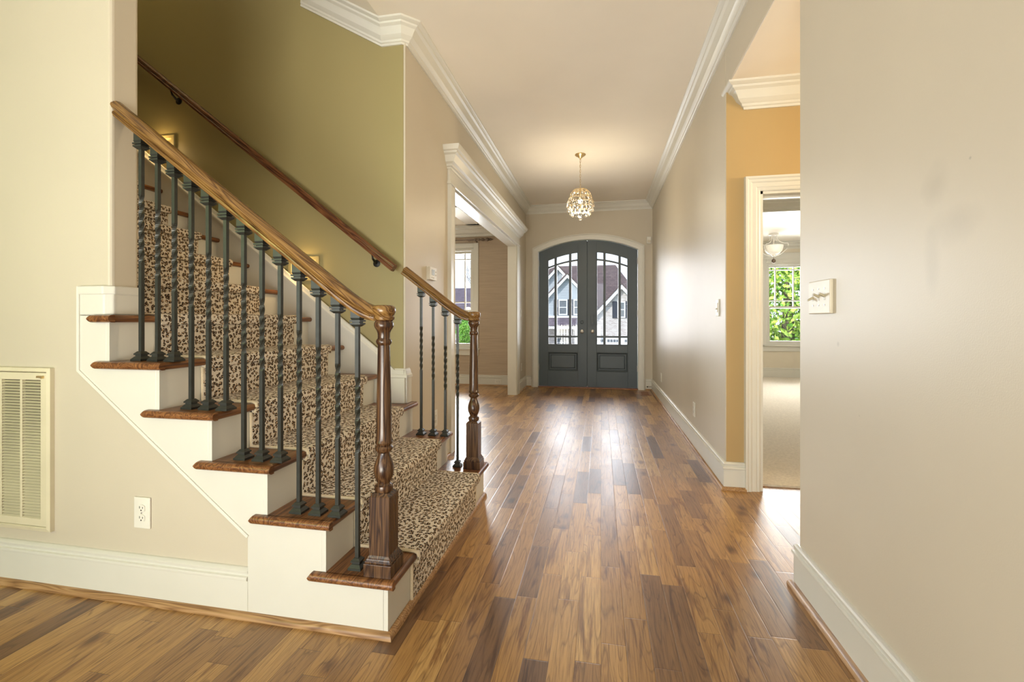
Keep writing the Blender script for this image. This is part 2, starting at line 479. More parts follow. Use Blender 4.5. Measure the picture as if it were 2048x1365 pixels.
# ------------------------------------------------------------------ mesh builder
class MB:
    def __init__(self):
        self.v, self.f, self.uv = [], [], None
    def add(self, vs, fs):
        k = len(self.v)
        self.v += [tuple(p) for p in vs]
        self.f += [tuple(i + k for i in f) for f in fs]
        return self
    def box(self, x0, x1, y0, y1, z0, z1):
        vs = [(x, y, z) for x in (x0, x1) for y in (y0, y1) for z in (z0, z1)]
        return self.add(vs, [(0, 1, 3, 2), (4, 6, 7, 5), (0, 4, 5, 1), (2, 3, 7, 6), (0, 2, 6, 4), (1, 5, 7, 3)])
    def prism(self, poly, axis, a0, a1):
        n = len(poly)
        def P(p, a):
            if axis == 'y': return (p[0], a, p[1])
            if axis == 'x': return (a, p[0], p[1])
            return (p[0], p[1], a)
        vs = [P(p, a0) for p in poly] + [P(p, a1) for p in poly]
        fs = [tuple(range(n)), tuple(range(2 * n - 1, n - 1, -1))]
        fs += [(i, (i + 1) % n, n + (i + 1) % n, n + i) for i in range(n)]
        return self.add(vs, fs)
    def frustum(self, cx, cy, z0, z1, h0, h1):
        vs = [(cx + sx * h, cy + sy * h, z) for z, h in ((z0, h0), (z1, h1)) for sx, sy in ((-1, -1), (1, -1), (1, 1), (-1, 1))]
        return self.add(vs, [(3, 2, 1, 0), (4, 5, 6, 7)] + [(i, (i + 1) % 4, 4 + (i + 1) % 4, 4 + i) for i in range(4)])
    def lathe(self, prof, cx=0, cy=0, n=24, axis='z'):
        vs, fs = [], []
        for r, z in prof:
            for i in range(n):
                a = 2 * PI * i / n
                if axis == 'z':
                    vs.append((cx + r * math.cos(a), cy + r * math.sin(a), z))
                else:   # axis along -y, z -> distance
                    vs.append((cx + r * math.cos(a), -z, cy + r * math.sin(a)))
        m = len(prof)
        for j in range(m - 1):
            for i in range(n):
                fs.append((j * n + i, j * n + (i + 1) % n, (j + 1) * n + (i + 1) % n, (j + 1) * n + i))
        fs.append(tuple(range(n - 1, -1, -1)))
        fs.append(tuple((m - 1) * n + i for i in range(n)))
        return self.add(vs, fs)
    def sweep(self, path, prof, e1, e2, nn, o=(0, 0, 0), closed=False):
        e1, e2, nn, o = Vector(e1), Vector(e2), Vector(nn), Vector(o)
        n, k = len(path), len(prof)
        vs, fs = [], []
        for i in range(n):
            def nrm(a, b):
                dx, dy = b[0] - a[0], b[1] - a[1]
                l = math.hypot(dx, dy)
                return (-dy / l, dx / l)
            ns = []
            if i > 0 or closed: ns.append(nrm(path[i - 1], path[i]))
            if i < n - 1 or closed: ns.append(nrm(path[i], path[(i + 1) % n]))
            if len(ns) == 2:
                dt = 1 + ns[0][0] * ns[1][0] + ns[0][1] * ns[1][1]
                m = ((ns[0][0] + ns[1][0]) / dt, (ns[0][1] + ns[1][1]) / dt)
            else:
                m = ns[0]
            for a, b in prof:
                vs.append(o + e1 * (path[i][0] + a * m[0]) + e2 * (path[i][1] + a * m[1]) + nn * b)
        for i in range(n if closed else n - 1):
            for j in range(k):
                i2 = (i + 1) % n
                fs.append((i * k + j, i * k + (j + 1) % k, i2 * k + (j + 1) % k, i2 * k + j))
        if not closed:
            fs.append(tuple(range(k)))
            fs.append(tuple((n - 1) * k + j for j in range(k - 1, -1, -1)))
        return self.add(vs, fs)
    def tube(self, path, r, n=8):
        path = [Vector(p) for p in path]
        vs, fs = [], []
        rr = r if isinstance(r, (list, tuple)) else [r] * len(path)
        for i, p in enumerate(path):
            t = (path[min(i + 1, len(path) - 1)] - path[max(i - 1, 0)]).normalized()
            ref = Vector((0, 0, 1)) if abs(t.z) < 0.9 else Vector((1, 0, 0))
            u = t.cross(ref).normalized()
            v = t.cross(u).normalized()
            for j in range(n):
                a = 2 * PI * j / n
                vs.append(p + u * (rr[i] * math.cos(a)) + v * (rr[i] * math.sin(a)))
        for i in range(len(path) - 1):
            for j in range(n):
                fs.append((i * n + j, i * n + (j + 1) % n, (i + 1) * n + (j + 1) % n, (i + 1) * n + j))
        fs.append(tuple(range(n - 1, -1, -1)))
        fs.append(tuple((len(path) - 1) * n + j for j in range(n)))
        return self.add(vs, fs)
    def ball(self, c, r, n=8, m=6, sz=1.0):
        prof = [(max(1e-4, r * math.sin(PI * j / m)), c[2] + sz * r * -math.cos(PI * j / m)) for j in range(m + 1)]
        return self.lathe(prof, c[0], c[1], n)

def base_of(o):
    l = Vector((0, 0, 0))
    while o is not None:
        l = l + o.location
        o = o.parent
    return l

def build(name, mb, mat, parent=None, bevel=0.0, smooth=0, seg=2):
    me = bpy.data.meshes.new(name)
    if parent is None:
        xs = [p[0] for p in mb.v]; ys = [p[1] for p in mb.v]; zs = [p[2] for p in mb.v]
        off = Vector(((min(xs) + max(xs)) / 2, (min(ys) + max(ys)) / 2, min(zs)))
    else:
        off = base_of(parent)
    me.from_pydata([tuple(Vector(p) - off) for p in mb.v], [], mb.f)
    if mb.uv:
        ul = me.uv_layers.new(name='UVMap')
        for li, l in enumerate(me.loops):
            ul.data[li].uv = mb.uv[l.vertex_index]
    bm = bmesh.new()
    bm.from_mesh(me)
    bmesh.ops.recalc_face_normals(bm, faces=bm.faces[:])
    bm.to_mesh(me)
    bm.free()
    me.materials.append(mat)
    if smooth:
        for p in me.polygons:
            p.use_smooth = True
        me.set_sharp_from_angle(angle=math.radians(smooth))
    o = bpy.data.objects.new(name, me)
    col.objects.link(o)
    if parent is None:
        o.location = off
    else:
        o.parent = parent
    if bevel:
        md = o.modifiers.new('bevel', 'BEVEL')
        md.width = bevel
        md.segments = seg
        md.limit_method = 'ANGLE'
        md.angle_limit = math.radians(40)
    return o

def tag(o, label, cat, group=None, kind=None):
    o['label'] = label
    o['category'] = cat
    if group: o['group'] = group
    if kind: o['kind'] = kind
    return o

def thing(name, label, cat, loc=(0, 0, 0), group=None, kind=None):
    o = bpy.data.objects.new(name, None)
    o.empty_display_size = 0.05
    o.location = loc
    col.objects.link(o)
    return tag(o, label, cat, group, kind)

def struct(name, mb, mat, label, cat, bevel=0.0, smooth=0, seg=2):
    return tag(build(name, mb, mat, None, bevel, smooth, seg), label, cat, None, 'structure')

def dup(root, loc, rz=None, label=None):
    r = root.copy(); col.objects.link(r); r.location = loc
    if rz is not None: r.rotation_euler = (0, 0, rz)
    if label: r['label'] = label
    for ch in list(root.children):
        c = ch.copy(); col.objects.link(c); c.parent = r
        for g in list(ch.children):
            d = g.copy(); col.objects.link(d); d.parent = c
    return r

EX, EY, EZ = (1, 0, 0), (0, 1, 0), (0, 0, 1)

# ------------------------------------------------------------------ main dimensions
XL, XR = -1.235, 0.80          # hall left / right wall faces
YB = 7.50                      # front wall, inner face
YS = 1.482                     # wall beside the stairs, face towards the camera
YG = 2.735                     # stairwell wall face
ZC = 3.00                      # hall ceiling
XE = -1.93                     # end face of the wall beside the stairs
RISE, RUN = 0.184, 0.238
def nose(n): return -0.697 - RUN * (n - 1)
def riser(n): return nose(n) - 0.028
def top(n): return 0.203 + RISE * (n - 1) if n > 0 else 0.0
TT = 0.030

# ------------------------------------------------------------------ setting: floors and ceilings
struct('floor', MB().box(-6.2, 3.2, -5.2, YB + 0.16, -0.12, 0), M['floor'], 'wide hickory plank floor running down the hallway', 'floor')
struct('floor_bedroom', MB().box(0.93, 6.4, 3.29, 9.75, -0.1, 0.012), M['bed_carpet'], 'pale cream wall to wall bedroom carpet beyond the right doorway', 'carpet')
c = MB().box(-6.2, XR + 0.12, -5.2, 1.54, ZC, ZC + 0.1).box(-1.36, XR + 0.12, 1.54, YB + 0.2, ZC, ZC + 0.1)
c.prism([(-1.36, ZC), (-1.92, ZC + 0.325), (-1.92, ZC + 0.45), (-1.36, ZC + 0.1)], 'y', 1.60, YG)
struct('ceiling', c, M['ceil'], 'flat cream hallway ceiling with a sloped end over the stairs', 'ceiling')
struct('ceiling_stairwell', MB().box(-6.2, 0.92, 1.4, 2.9, 5.5, 5.6), M['ceil'], 'upper ceiling high above the staircase', 'ceiling')
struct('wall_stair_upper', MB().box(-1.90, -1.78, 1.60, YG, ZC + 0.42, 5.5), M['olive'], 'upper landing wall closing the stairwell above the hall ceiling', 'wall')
struct('ceiling_vestibule', MB().box(XR + 0.004, 3.1, 2.06, 3.19, 2.612, 2.62).box(XR + 0.12, 3.1, 2.06, 3.19, 2.62, 2.72), M['ceil'], 'lower ceiling of the side vestibule on the right', 'ceiling')
struct('ceiling_bedroom', MB().box(0.93, 6.4, 3.33, 9.75, 2.62, 2.72), M['ceil'], 'bedroom ceiling seen through the right doorway', 'ceiling')
c = MB().box(-6.2, -1.36, 2.87, YB + 0.16, 2.96, 3.06)
for y in (3.1, 4.5, 5.9, 7.25):
    c.box(-6.2, -1.36, y, y + 0.25, 2.70, 2.97)
for x in (-5.8, -4.6, -3.4, -2.2):
    c.box(x, x + 0.22, 2.9, YB, 2.70, 2.97)
struct('ceiling_dining', c, M['ceil'], 'coffered dining room ceiling beyond the cased opening', 'ceiling', bevel=0.006)

# ------------------------------------------------------------------ setting: walls
wl_poly = [(-6.2, 0), (-1.2, 0), (-1.2, 0.33), (XE, 0.90), (XE, 5.5), (-6.2, 5.5)]
struct('wall_left', MB().prism(wl_poly, 'y', YS, 1.597), M['paint'], 'beige wall beside the stairs holding the large return air grille', 'wall', bevel=0.014, seg=3)
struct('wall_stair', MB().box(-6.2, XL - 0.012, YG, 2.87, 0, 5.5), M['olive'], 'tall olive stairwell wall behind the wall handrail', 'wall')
h = MB().box(XL - 0.12, XL, YG + 0.004, 3.70, 0, ZC).box(XL - 0.12, XL, 3.70, 6.63, 2.22, ZC).box(XL - 0.12, XL, 6.63, YB, 0, ZC)
struct('wall_hall_left', h, M['paint'], 'beige left hallway wall around the cased dining room opening', 'wall')
h = MB().box(XR, XR + 0.12, -5.2, 2.06, 0, ZC)
h.box(XR + 0.12, 3.1, 1.94, 2.06, 0, ZC)
h.box(XR, XR + 0.12, 2.06, 3.19, 2.62, ZC)
h.box(XR, XR + 0.12, 3.192, YB, 0, ZC)
struct('wall_right', h, M['paint_smudged'], 'long beige right hallway wall with the opening to the side vestibule', 'wall', bevel=0.006)
# vestibule far wall with bedroom doorway (its face is flush with the end of the hall wall)
DX0, DX1, DZ = 1.005, 1.86, 1.935
h = MB().box(XR + 0.125, DX0, 3.19, 3.33, 0, 2.72).box(DX1, 3.1, 3.19, 3.33, 0, 2.72).box(DX0, DX1, 3.19, 3.33, DZ, 2.72).box(XR + 0.004, XR + 0.126, 3.186, 3.1915, 0, 2.62)
struct('wall_vestibule', h, M['gold'], 'warm golden vestibule wall above the bedroom doorway', 'wall')
struct('wall_vestibule_side', MB().box(3.1, 3.2, 1.94, 3.33, 0, 2.72), M['gold'], 'hidden end wall of the side vestibule', 'wall')
# front wall with arched door opening and dining window
def door_arch(x, k=0.0):      # arch height over the double door, grown by k
    R = 1.87
    cz = 2.42 - R
    r = R + k
    dx = x - DCX
    return cz + math.sqrt(max(0.0, r * r - dx * dx))
DCX, DHW = -0.222, 0.800
def arch_pts(x0, x1, k=0.0, n=24):
    return [(x0 + (x1 - x0) * i / n, door_arch(x0 + (x1 - x0) * i / n, k)) for i in range(n + 1)]
oL, oR = DCX - DHW - 0.012, DCX + DHW + 0.012
WX0, WX1, WZ0, WZ1 = -3.25, -2.13, 0.63, 2.34        # dining window opening
h = MB().box(WX1, oL, YB, YB + 0.16, 0, 3.1).box(oR, XR + 0.12, YB, YB + 0.16, 0, 3.1)
h.prism([(oL, 3.1), (oL, door_arch(oL, 0.012))] + arch_pts(oL, oR, 0.012)[1:] + [(oR, 3.1)], 'y', YB, YB + 0.16)
struct('wall_front', h, M['paint'], 'beige front wall around the arched double doors', 'wall')
h = MB().box(-6.2, WX0, YB - 0.001, YB + 0.16, 0, 3.1).box(WX0, WX1, YB - 0.001, YB + 0.16, 0, WZ0).box(WX0, WX1, YB - 0.001, YB + 0.16, WZ1, 3.1)
h.box(WX1, XL - 0.12, YB - 0.004, YB - 0.0005, 0, 3.0)
struct('wall_dining_front', h, M['grass'], 'taupe grasscloth dining room wall beside the window', 'wall')
struct('wall_dining_side', MB().box(-6.3, -6.2, -5.2, YB + 0.16, 0, 5.6), M['paint'], 'far left side wall of the house', 'wall')
# great room back wall with three window openings (behind the camera)
h = MB().box(-6.2, -5.4, -5.2, -5.0, 0, 3).box(-3.8, -3.4, -5.2, -5.0, 0, 3).box(-1.8, -1.4, -5.2, -5.0, 0, 3).box(0.2, 0.92, -5.2, -5.0, 0, 3)
for x in (-5.4, -3.4, -1.4):
    h.box(x, x + 1.6, -5.2, -5.0, 0, 0.45).box(x, x + 1.6, -5.2, -5.0, 2.75, 3)
struct('wall_back', h, M['paint'], 'beige great room wall with three tall windows behind the camera', 'wall')
# bedroom shell
BX0, BX1, BZ0, BZ1 = 2.55, 3.86, 0.63, 2.22
h = MB().box(0.93, BX0, 9.6, 9.75, 0, 2.72).box(BX1, 6.4, 9.6, 9.75, 0, 2.72).box(BX0, BX1, 9.6, 9.75, 0, BZ0).box(BX0, BX1, 9.6, 9.75, BZ1, 2.72)
struct('wall_bedroom_far', h, M['cream'], 'cream bedroom wall below and around the garden window', 'wall')
struct('wall_bedroom_left', MB().box(0.925, 0.98, 3.33, 9.75, 0, 2.72), M['cream'], 'cream left bedroom wall behind the hall', 'wall')
struct('wall_bedroom_right', MB().box(6.4, 6.5, 3.2, 9.75, 0, 2.72).box(3.1, 6.4, 3.19, 3.33, 0, 2.72), M['cream'], 'cream right bedroom wall', 'wall')
struct('sun_block_roof', MB().box(-6.4, 6.6, -5.3, YB + 0.3, 5.6, 5.75).box(0.9, 6.6, -5.3, 9.9, 2.80, 2.95).box(0.9, 1.0, -5.3, YB + .3, 2.9, 5.6).box(-6.3, 1.0, YB + .17, YB + .3, 3.05, 5.6).box(-6.3, 1.0, -5.3, -5.2, 2.9, 5.6), M['ext_wall'], 'unseen roof and upper walls added to keep sun out of the rooms', 'roof')  # unseen closing slabs, added so the sun cannot leak inside

# ------------------------------------------------------------------ mouldings
CROWN = [(0.0, -0.125), (0.010, -0.125), (0.012, -0.113), (0.020, -0.109), (0.024, -0.098), (0.034, -0.092), (0.048, -0.078),
         (0.058, -0.058), (0.070, -0.040), (0.086, -0.030), (0.090, -0.020), (0.102, -0.016), (0.112, -0.010), (0.114, 0.0), (0.0, 0.0)]
def crown(path, z, s=1.0, mb=None):
    mb = mb or MB()
    return mb.sweep(path, [(a * s, b * s) for a, b in CROWN], EX, EY, EZ, (0, 0, z))
path = [(XR, -5.0), (XR, YB), (XL, YB), (XL, YG + 0.025), (XL - 0.025, YG), (XL - 0.06, YG)]
struct('trim_1', crown(path, ZC), M['white'], 'white crown moulding around the hallway ceiling', 'crown moulding', smooth=16)
rk = MB().sweep([(XL - 0.06, ZC), (-1.36, ZC), (-1.92, ZC + 0.325)], [(-b, a) for a, b in CROWN], EX, EZ, (0, -1, 0), (0, YG, 0))
struct('trim_2', rk, M['white'], 'short raked crown moulding climbing the olive stairwell wall', 'crown moulding', smooth=16)
struct('trim_3', crown([(3.1, 3.19), (0.918, 3.19), (0.918, 3.25)], 2.612, 1.15), M['white'], 'white crown moulding over the golden vestibule wall', 'crown moulding', smooth=16)
struct('trim_4', crown([(-1.36, YB - 0.004), (-6.2, YB - 0.004)], 2.70, 1.35), M['white'], 'white crown moulding above the dining room curtain rod', 'crown moulding', smooth=16)
struct('trim_5', crown([(6.4, 9.6), (0.98, 9.6)], 2.62, 1.1), M['white'], 'white crown moulding above the bedroom window', 'crown moulding', smooth=16)
bm_ = MB().box(0.98, 6.4, 6.3, 6.55, 2.48, 2.62)
crown([(6.4, 6.3), (0.98, 6.3)], 2.62, 1.1, bm_)
struct('trim_6', bm_, M['white'], 'white moulded ceiling beam across the bedroom', 'ceiling beam', smooth=16)

BASE = [(0, 0), (0.016, 0), (0.016, 0.134), (0.0215, 0.137), (0.023, 0.143), (0.0215, 0.149), (0.014, 0.152), (0.014, 0.160), (0.0165, 0.164), (0.0165, 0.170), (0.009, 0.178), (0.004, 0.180), (0, 0.180)]
SHOE = [(0.0, 0), (0.020, 0), (0.0195, 0.008), (0.016, 0.015), (0.010, 0.020), (0.0, 0.022)]
def baseboard(name, path, label, shoe=None, left=True):
    s = 1 if left else -1
    o = struct(name, MB().sweep(path, [(a * s, b) for a, b in BASE], EX, EY, EZ), M['white'], label, 'baseboard', smooth=35)
    if shoe:
        build('shoe_moulding', MB().sweep(path, [((a + 0.0155) * s, b) for a, b in SHOE], EX, EY, EZ), M[shoe], o, smooth=40)
    return o
baseboard('baseboard_left', [(-1.285, YS), (-6.2, YS)], 'white baseboard with wood shoe moulding below the return air grille', 'shoe_x')
baseboard('baseboard_right', [(XR, -5.0), (XR, 2.06), (XR + 0.3, 2.06)], 'white baseboard at the foot of the near right wall', 'shoe', True)
baseboard('baseboard_hall_right', [(0.918, 3.186), (XR, 3.186), (XR, YB), (DCX + DHW + 0.115, YB)], 'white baseboard along the far right hallway wall', 'shoe', True)
baseboard('baseboard_hall_left', [(DCX - DHW - 0.115, YB), (XL, YB), (XL, 6.78)], 'short white baseboard in the corner left of the double doors', 'shoe', True)
baseboard('baseboard_hall_near', [(XL, 3.56), (XL, 2.82)], 'short white baseboard behind the far stair treads', 'shoe', True)
baseboard('baseboard_dining', [(XL - 0.13, YB - 0.004), (-6.2, YB - 0.004)], 'white dining room baseboard below the window', 'shoe_x')
o = struct('baseboard_bedroom', MB().sweep([(6.4, 9.6), (0.98, 9.6)], BASE, EX, EY, EZ, (0, 0, 0.012)), M['white'], 'white baseboard under the bedroom window', 'baseboard', smooth=35)

# dining opening: casing, jamb lining, entablature
CAS = [(0, 0), (0.0, 0.020), (0.015, 0.024), (0.028, 0.020), (0.10, 0.022), (0.118, 0.030), (0.138, 0.032), (0.14, 0.0)]
t = thing('trim_7', 'white cased opening to the dining room with a crowned header', 'cased opening', (XL, 5.2, 0), kind='structure')
e = MB()
e.sweep([(3.70, 0), (3.70, 2.24)], CAS, EY, EZ, EX, (XL, 0, 0))
build('casing', e, M['white'], t, smooth=16)
e = MB().sweep([(6.63, 0), (6.63, 2.24)], [(-a, b) for a, b in CAS], EY, EZ, EX, (XL, 0, 0))
build('casing', e, M['white'], t, smooth=16)
e = MB().box(XL - 0.125, XL + 0.004, 3.70, 3.715, 0, 2.22).box(XL - 0.125, XL + 0.004, 6.615, 6.63, 0, 2.22).box(XL - 0.125, XL + 0.004, 3.70, 6.63, 2.205, 2.22)
build('jamb_lining', e, M['white'], t)
e = MB().box(XL, XL + 0.024, 3.555, 6.775, 2.24, 2.36)
e.box(XL, XL + 0.036, 3.545, 6.785, 2.222, 2.242)
build('frieze', e, M['white'], t, bevel=0.004)
e = MB()
ENT = [(0, 0), (0.006, 0.0), (0.010, 0.012), (0.022, 0.018), (0.026, 0.032), (0.046, 0.044), (0.056, 0.070), (0.066, 0.092), (0.084, 0.102), (0.088, 0.116), (0.100, 0.122), (0.108, 0.140), (0.112, 0.160), (0, 0.160)]
e.sweep([(XL, 6.775), (XL + 0.024, 6.775), (XL + 0.024, 3.555), (XL, 3.555)], ENT, EX, EY, EZ, (0, 0, 2.345))
build('header_crown', e, M['white'], t, smooth=16)

# bedroom door casing and jamb
t = thing('trim_8', 'white moulded casing around the bedroom doorway', 'door casing', (1.43, 3.19, 0), kind='structure')
CAS2 = [(0, 0), (0.0, 0.014), (0.008, 0.018), (0.020, 0.016), (0.026, 0.020), (0.05, 0.021), (0.058, 0.027), (0.072, 0.028), (0.080, 0.034), (0.092, 0.035), (0.095, 0.0)]
e = MB().sweep([(DX0, 0), (DX0, DZ), (DX1, DZ), (DX1, 0)], CAS2, EX, EZ, (0, -1, 0), (0, 3.19, 0))
build('casing', e, M['white'], t, smooth=16)
e = MB().box(DX0, DX0 + 0.018, 3.185, 3.335, 0, DZ).box(DX1 - 0.018, DX1, 3.185, 3.335, 0, DZ).box(DX0, DX1, 3.185, 3.335, DZ - 0.018, DZ)
e.box(DX0 + 0.018, DX0 + 0.030, 3.25, 3.29, 0, DZ - 0.018).box(DX0, DX1, 3.25, 3.29, DZ - 0.03, DZ - 0.018)
build('jamb', e, M['white'], t)
build('strike_plate', MB().box(DX0 + 0.0175, DX0 + 0.020, 3.205, 3.235, 0.90, 0.99), M['brass'], t)

# ------------------------------------------------------------------ front double door
YD = YB + 0.05                  # leaf face
t = thing('door_1', 'arched slate grey double front door with divided glass', 'front door', (DCX, YD, 0), kind='structure')
e = MB()
ARC = [(x, z) for x, z in arch_pts(DCX - DHW - 0.008, DCX + DHW + 0.008, 0.008, 28)]
pth = [(DCX - DHW - 0.008, 0)] + ARC + [(DCX + DHW + 0.008, 0)]
DCAS = [(0, 0), (0, 0.016), (0.02, 0.020), (0.066, 0.022), (0.074, 0.030), (0.088, 0.030), (0.090, 0.0)]
build('door_casing', MB().sweep(pth, DCAS, EX, EZ, (0, -1, 0), (0, YB, 0)), M['white'], t, smooth=16)
fr = [(0, 0), (0.012, 0), (0.012, 0.14), (0, 0.14)]
build('door_frame', MB().sweep(pth, [(a - 0.006, b) for a, b in fr], EX, EZ, EY, (0, YB, 0)), M['white'], t, smooth=16)
build('threshold', MB().box(DCX - DHW, DCX + DHW, YB - 0.03, YB + 0.15, 0.0, 0.016), M['threshold'], t, bevel=0.005)
GAP = 0.003
def glass_top(x): return door_arch(x, -0.185)
def leaf(side):
    # side -1: left leaf, +1: right leaf
    x0, x1 = (DCX - DHW + GAP, DCX - GAP) if side < 0 else (DCX + GAP, DCX + DHW - GAP)
    gx0, gx1 = (x0 + 0.150, x0 + 0.648) if side < 0 else (x1 - 0.648, x1 - 0.150)
    gz0 = 0.705
    y0, y1 = YD, YD + 0.045
    A = lambda a, b, n=12: [(a + (b - a) * i / n, door_arch(a + (b - a) * i / n, -0.004)) for i in range(n + 1)]
    m = MB()
    m.prism([(x0, 0.02)] + A(x0, gx0, 6) + [(gx0, 0.02)], 'y', y0, y1)
    m.prism([(gx1, 0.02)] + A(gx1, x1, 6) + [(x1, 0.02)], 'y', y0, y1)
    gt = lambda k: [(gx0 + (gx1 - gx0) * i / 14, glass_top(gx0 + (gx1 - gx0) * i / 14) + k) for i in range(15)]
    m.prism(gt(0) + list(reversed(A(gx0, gx1, 14))), 'y', y0, y1)
    # bottom with recessed raised panel
    px0, px1, pz0, pz1 = gx0, gx1, 0.27, 0.585
    m.box(gx0, gx1, y0, y1, 0.02, pz0).box(gx0, gx1, y0, y1, pz1, gz0)
    m.box(px0, px1, y0 + 0.020, y1, pz0, pz1)
    lf = build('door_leaf', m, M['door'], t, bevel=0.002)
    # sunken bead and raised centre field
    bd = [(0, 0), (0.0, 0.018), (0.010, 0.022), (0.022, 0.012), (0.030, 0.0)]
    b2 = MB().sweep([(px0, pz0), (px1, pz0), (px1, pz1), (px0, pz1)], [(a, -b) for a, b in bd], EX, EZ, EY, (0, y0 + 0.020, 0), closed=True)
    fx0, fx1, fz0, fz1 = px0 + 0.045, px1 - 0.045, pz0 + 0.045, pz1 - 0.045
    k = 0.014
    b2.add([(fx0, y0 + 0.02, fz0), (fx1, y0 + 0.02, fz0), (fx1, y0 + 0.02, fz1), (fx0, y0 + 0.02, fz1),
            (fx0 + k, y0 + 0.006, fz0 + k), (fx1 - k, y0 + 0.006, fz0 + k), (fx1 - k, y0 + 0.006, fz1 - k), (fx0 + k, y0 + 0.006, fz1 - k)],
           [(3, 2, 1, 0), (4, 5, 6, 7)] + [(i, (i + 1) % 4, 4 + (i + 1) % 4, 4 + i) for i in range(4)])
    build('raised_panel', b2, M['door'], lf)
    # muntins
    mu = MB()
    if side < 0: vx = (gx0 + 0.130, gx1 - 0.128)
    else: vx = (gx0 + 0.128, gx1 - 0.130)
    for v in vx:
        mu.box(v - 0.020, v + 0.020, y0 + 0.002, y1 - 0.002, gz0 - 0.005, glass_top(v) + 0.03)
    mu.box(gx0 - 0.004, gx1 + 0.004, y0 + 0.004, y1 - 0.004, gz0 + 0.118, gz0 + 0.150)
    mu.prism(gt(-0.145) + list(reversed(gt(-0.115))), 'y', y0 + 0.004, y1 - 0.004)
    # glazing bead round the opening
    loop = [(gx0, gz0), (gx1, gz0)] + list(reversed(gt(0)))
    mu.sweep(loop, [(0, -0.004), (0.010, 0.0), (0.012, 0.01), (0, 0.012)], EX, EZ, EY, (0, y0, 0), closed=True)
    build('muntin_grid', mu, M['door'], lf)
    g = MB().prism([(gx0 - .004, gz0 - .004), (gx1 + .004, gz0 - .004)] + list(reversed(gt(.004))), 'y', y0 + 0.022, y0 + 0.026)
    build('glass', g, M['glass'], lf)
    # hinges
    hx = x0 - 0.008 if side < 0 else x1 + 0.008
    for hz in (0.33, 1.22, 2.06):
        build('hinge', MB().lathe([(0.008, hz - 0.05), (0.008, hz + 0.05)], hx, y0 - 0.004, 10).box(hx - 0.012, hx + 0.012, y0 - 0.003, y0 + 0.004, hz - 0.05, hz + 0.05), M['chrome'], lf)
    kx = DCX + side * 0.085
    kp = MB().lathe([(0.030, 0), (0.030, 0.006), (0.012, 0.010), (0.011, 0.030), (0.024, 0.036), (0.029, 0.048), (0.026, 0.060), (0.010, 0.066), (0.001, 0.067)], kx, 0.925, 18, axis='y')
    kp.v = [(x, y + y0, z) for x, y, z in kp.v]
    build('knob', kp, M['chrome'], lf, smooth=40)
    if side > 0:
        build('keypad_lock', MB().box(kx - 0.030, kx + 0.030, y0 - 0.022, y0, 1.03, 1.20).box(kx - 0.020, kx + 0.020, y0 - 0.027, y0 - 0.02, 1.05, 1.09).box(kx - 0.020, kx + 0.020, y0 - 0.025, y0 - 0.02, 1.11, 1.18), M['door'], lf, bevel=0.004)
    else:
        dk = MB().lathe([(0.028, 0), (0.028, 0.012), (0.02, 0.018), (0.001, 0.019)], kx, 1.075, 18, axis='y')
        dk.v = [(x, y + y0, z) for x, y, z in dk.v]
        build('deadbolt', dk.box(kx - 0.02, kx + 0.02, y0 - 0.03, y0 - 0.016, 1.068, 1.082), M['door'], lf)
    return lf
leaf(-1)
leaf(1)
build('astragal', MB().box(DCX - 0.014, DCX + 0.014, YD + 0.030, YD + 0.04, 0.03, door_arch(DCX) - 0.012), M['door'], t)

# ------------------------------------------------------------------ windows
def sash_window(name, label, x0, x1, z0, z1, yf, vx, hz_top, hz_mid, hz_low, parts, cas_w, sill=True):
    # frame in the wall opening: yf inner wall face; upper sash with vx verticals, horizontal bars
    t = thing(name, label, 'window', ((x0 + x1) / 2, yf, z0), kind='structure')
    f = MB()
    f.sweep([(x0, z0), (x1, z0), (x1, z1), (x0, z1)], [(0, 0), (0, 0.12), (0.045, 0.12), (0.045, 0)], EX, EZ, EY, (0, yf, 0), closed=True)
    build('window_frame', f, M['white'], t)
    a0, a1, b0, b1 = x0 + 0.045, x1 - 0.045, z0 + 0.045, z1 - 0.045
    s = MB()
    def ring(c0, c1, d0, d1, w, y0, y1):
        s.sweep([(c0, d0), (c1, d0), (c1, d1), (c0, d1)], [(0, 0), (0, y1 - y0), (w, y1 - y0), (w, 0)], EX, EZ, EY, (0, y0, 0), closed=True)
    ring(a0, a1, b0, hz_mid + 0.02, 0.035, yf + 0.045, yf + 0.075)
    build('lower_sash', s, M['white'], t)
    s = MB()
    ring(a0, a1, hz_mid - 0.02, b1, 0.035, yf + 0.078, yf + 0.108)
    for v in vx:
        s.box(v - 0.010, v + 0.010, yf + 0.082, yf + 0.104, hz_mid, b1 - 0.02)
    for hz in (hz_top, hz_low):
        s.box(a0, a1, yf + 0.083, yf + 0.103, hz - 0.010, hz + 0.010)
    build('upper_sash', s, M['white'], t)
    build('glass', MB().box(a0, a1, yf + 0.058, yf + 0.062, b0, hz_mid).box(a0, a1, yf + 0.091, yf + 0.095, hz_mid, b1), M['glass'], t)
    cs = MB()
    cs.box(x0 - cas_w, x0, yf - 0.02, yf, z0, z1 + cas_w).box(x1, x1 + cas_w, yf - 0.02, yf, z0, z1 + cas_w).box(x0, x1, yf - 0.02, yf, z1, z1 + cas_w)
    build('window_casing', cs, M['white'], t, bevel=0.004)
    if sill:
        build('window_sill', MB().box(x0 - cas_w - 0.02, x1 + cas_w + 0.02, yf - 0.045, yf + 0.02, z0 - 0.025, z0).box(x0 - cas_w, x1 + cas_w, yf - 0.018, yf, z0 - 0.12, z0 - 0.025), M['white'], t, bevel=0.004)
    return t
sash_window('window_1', 'dining room sash window behind the far newel post', WX0, WX1, WZ0, WZ1, YB - 0.004,
            [WX1 - 0.18, WX0 + 0.18], 2.16, 1.27, 1.42, None, 0.085)
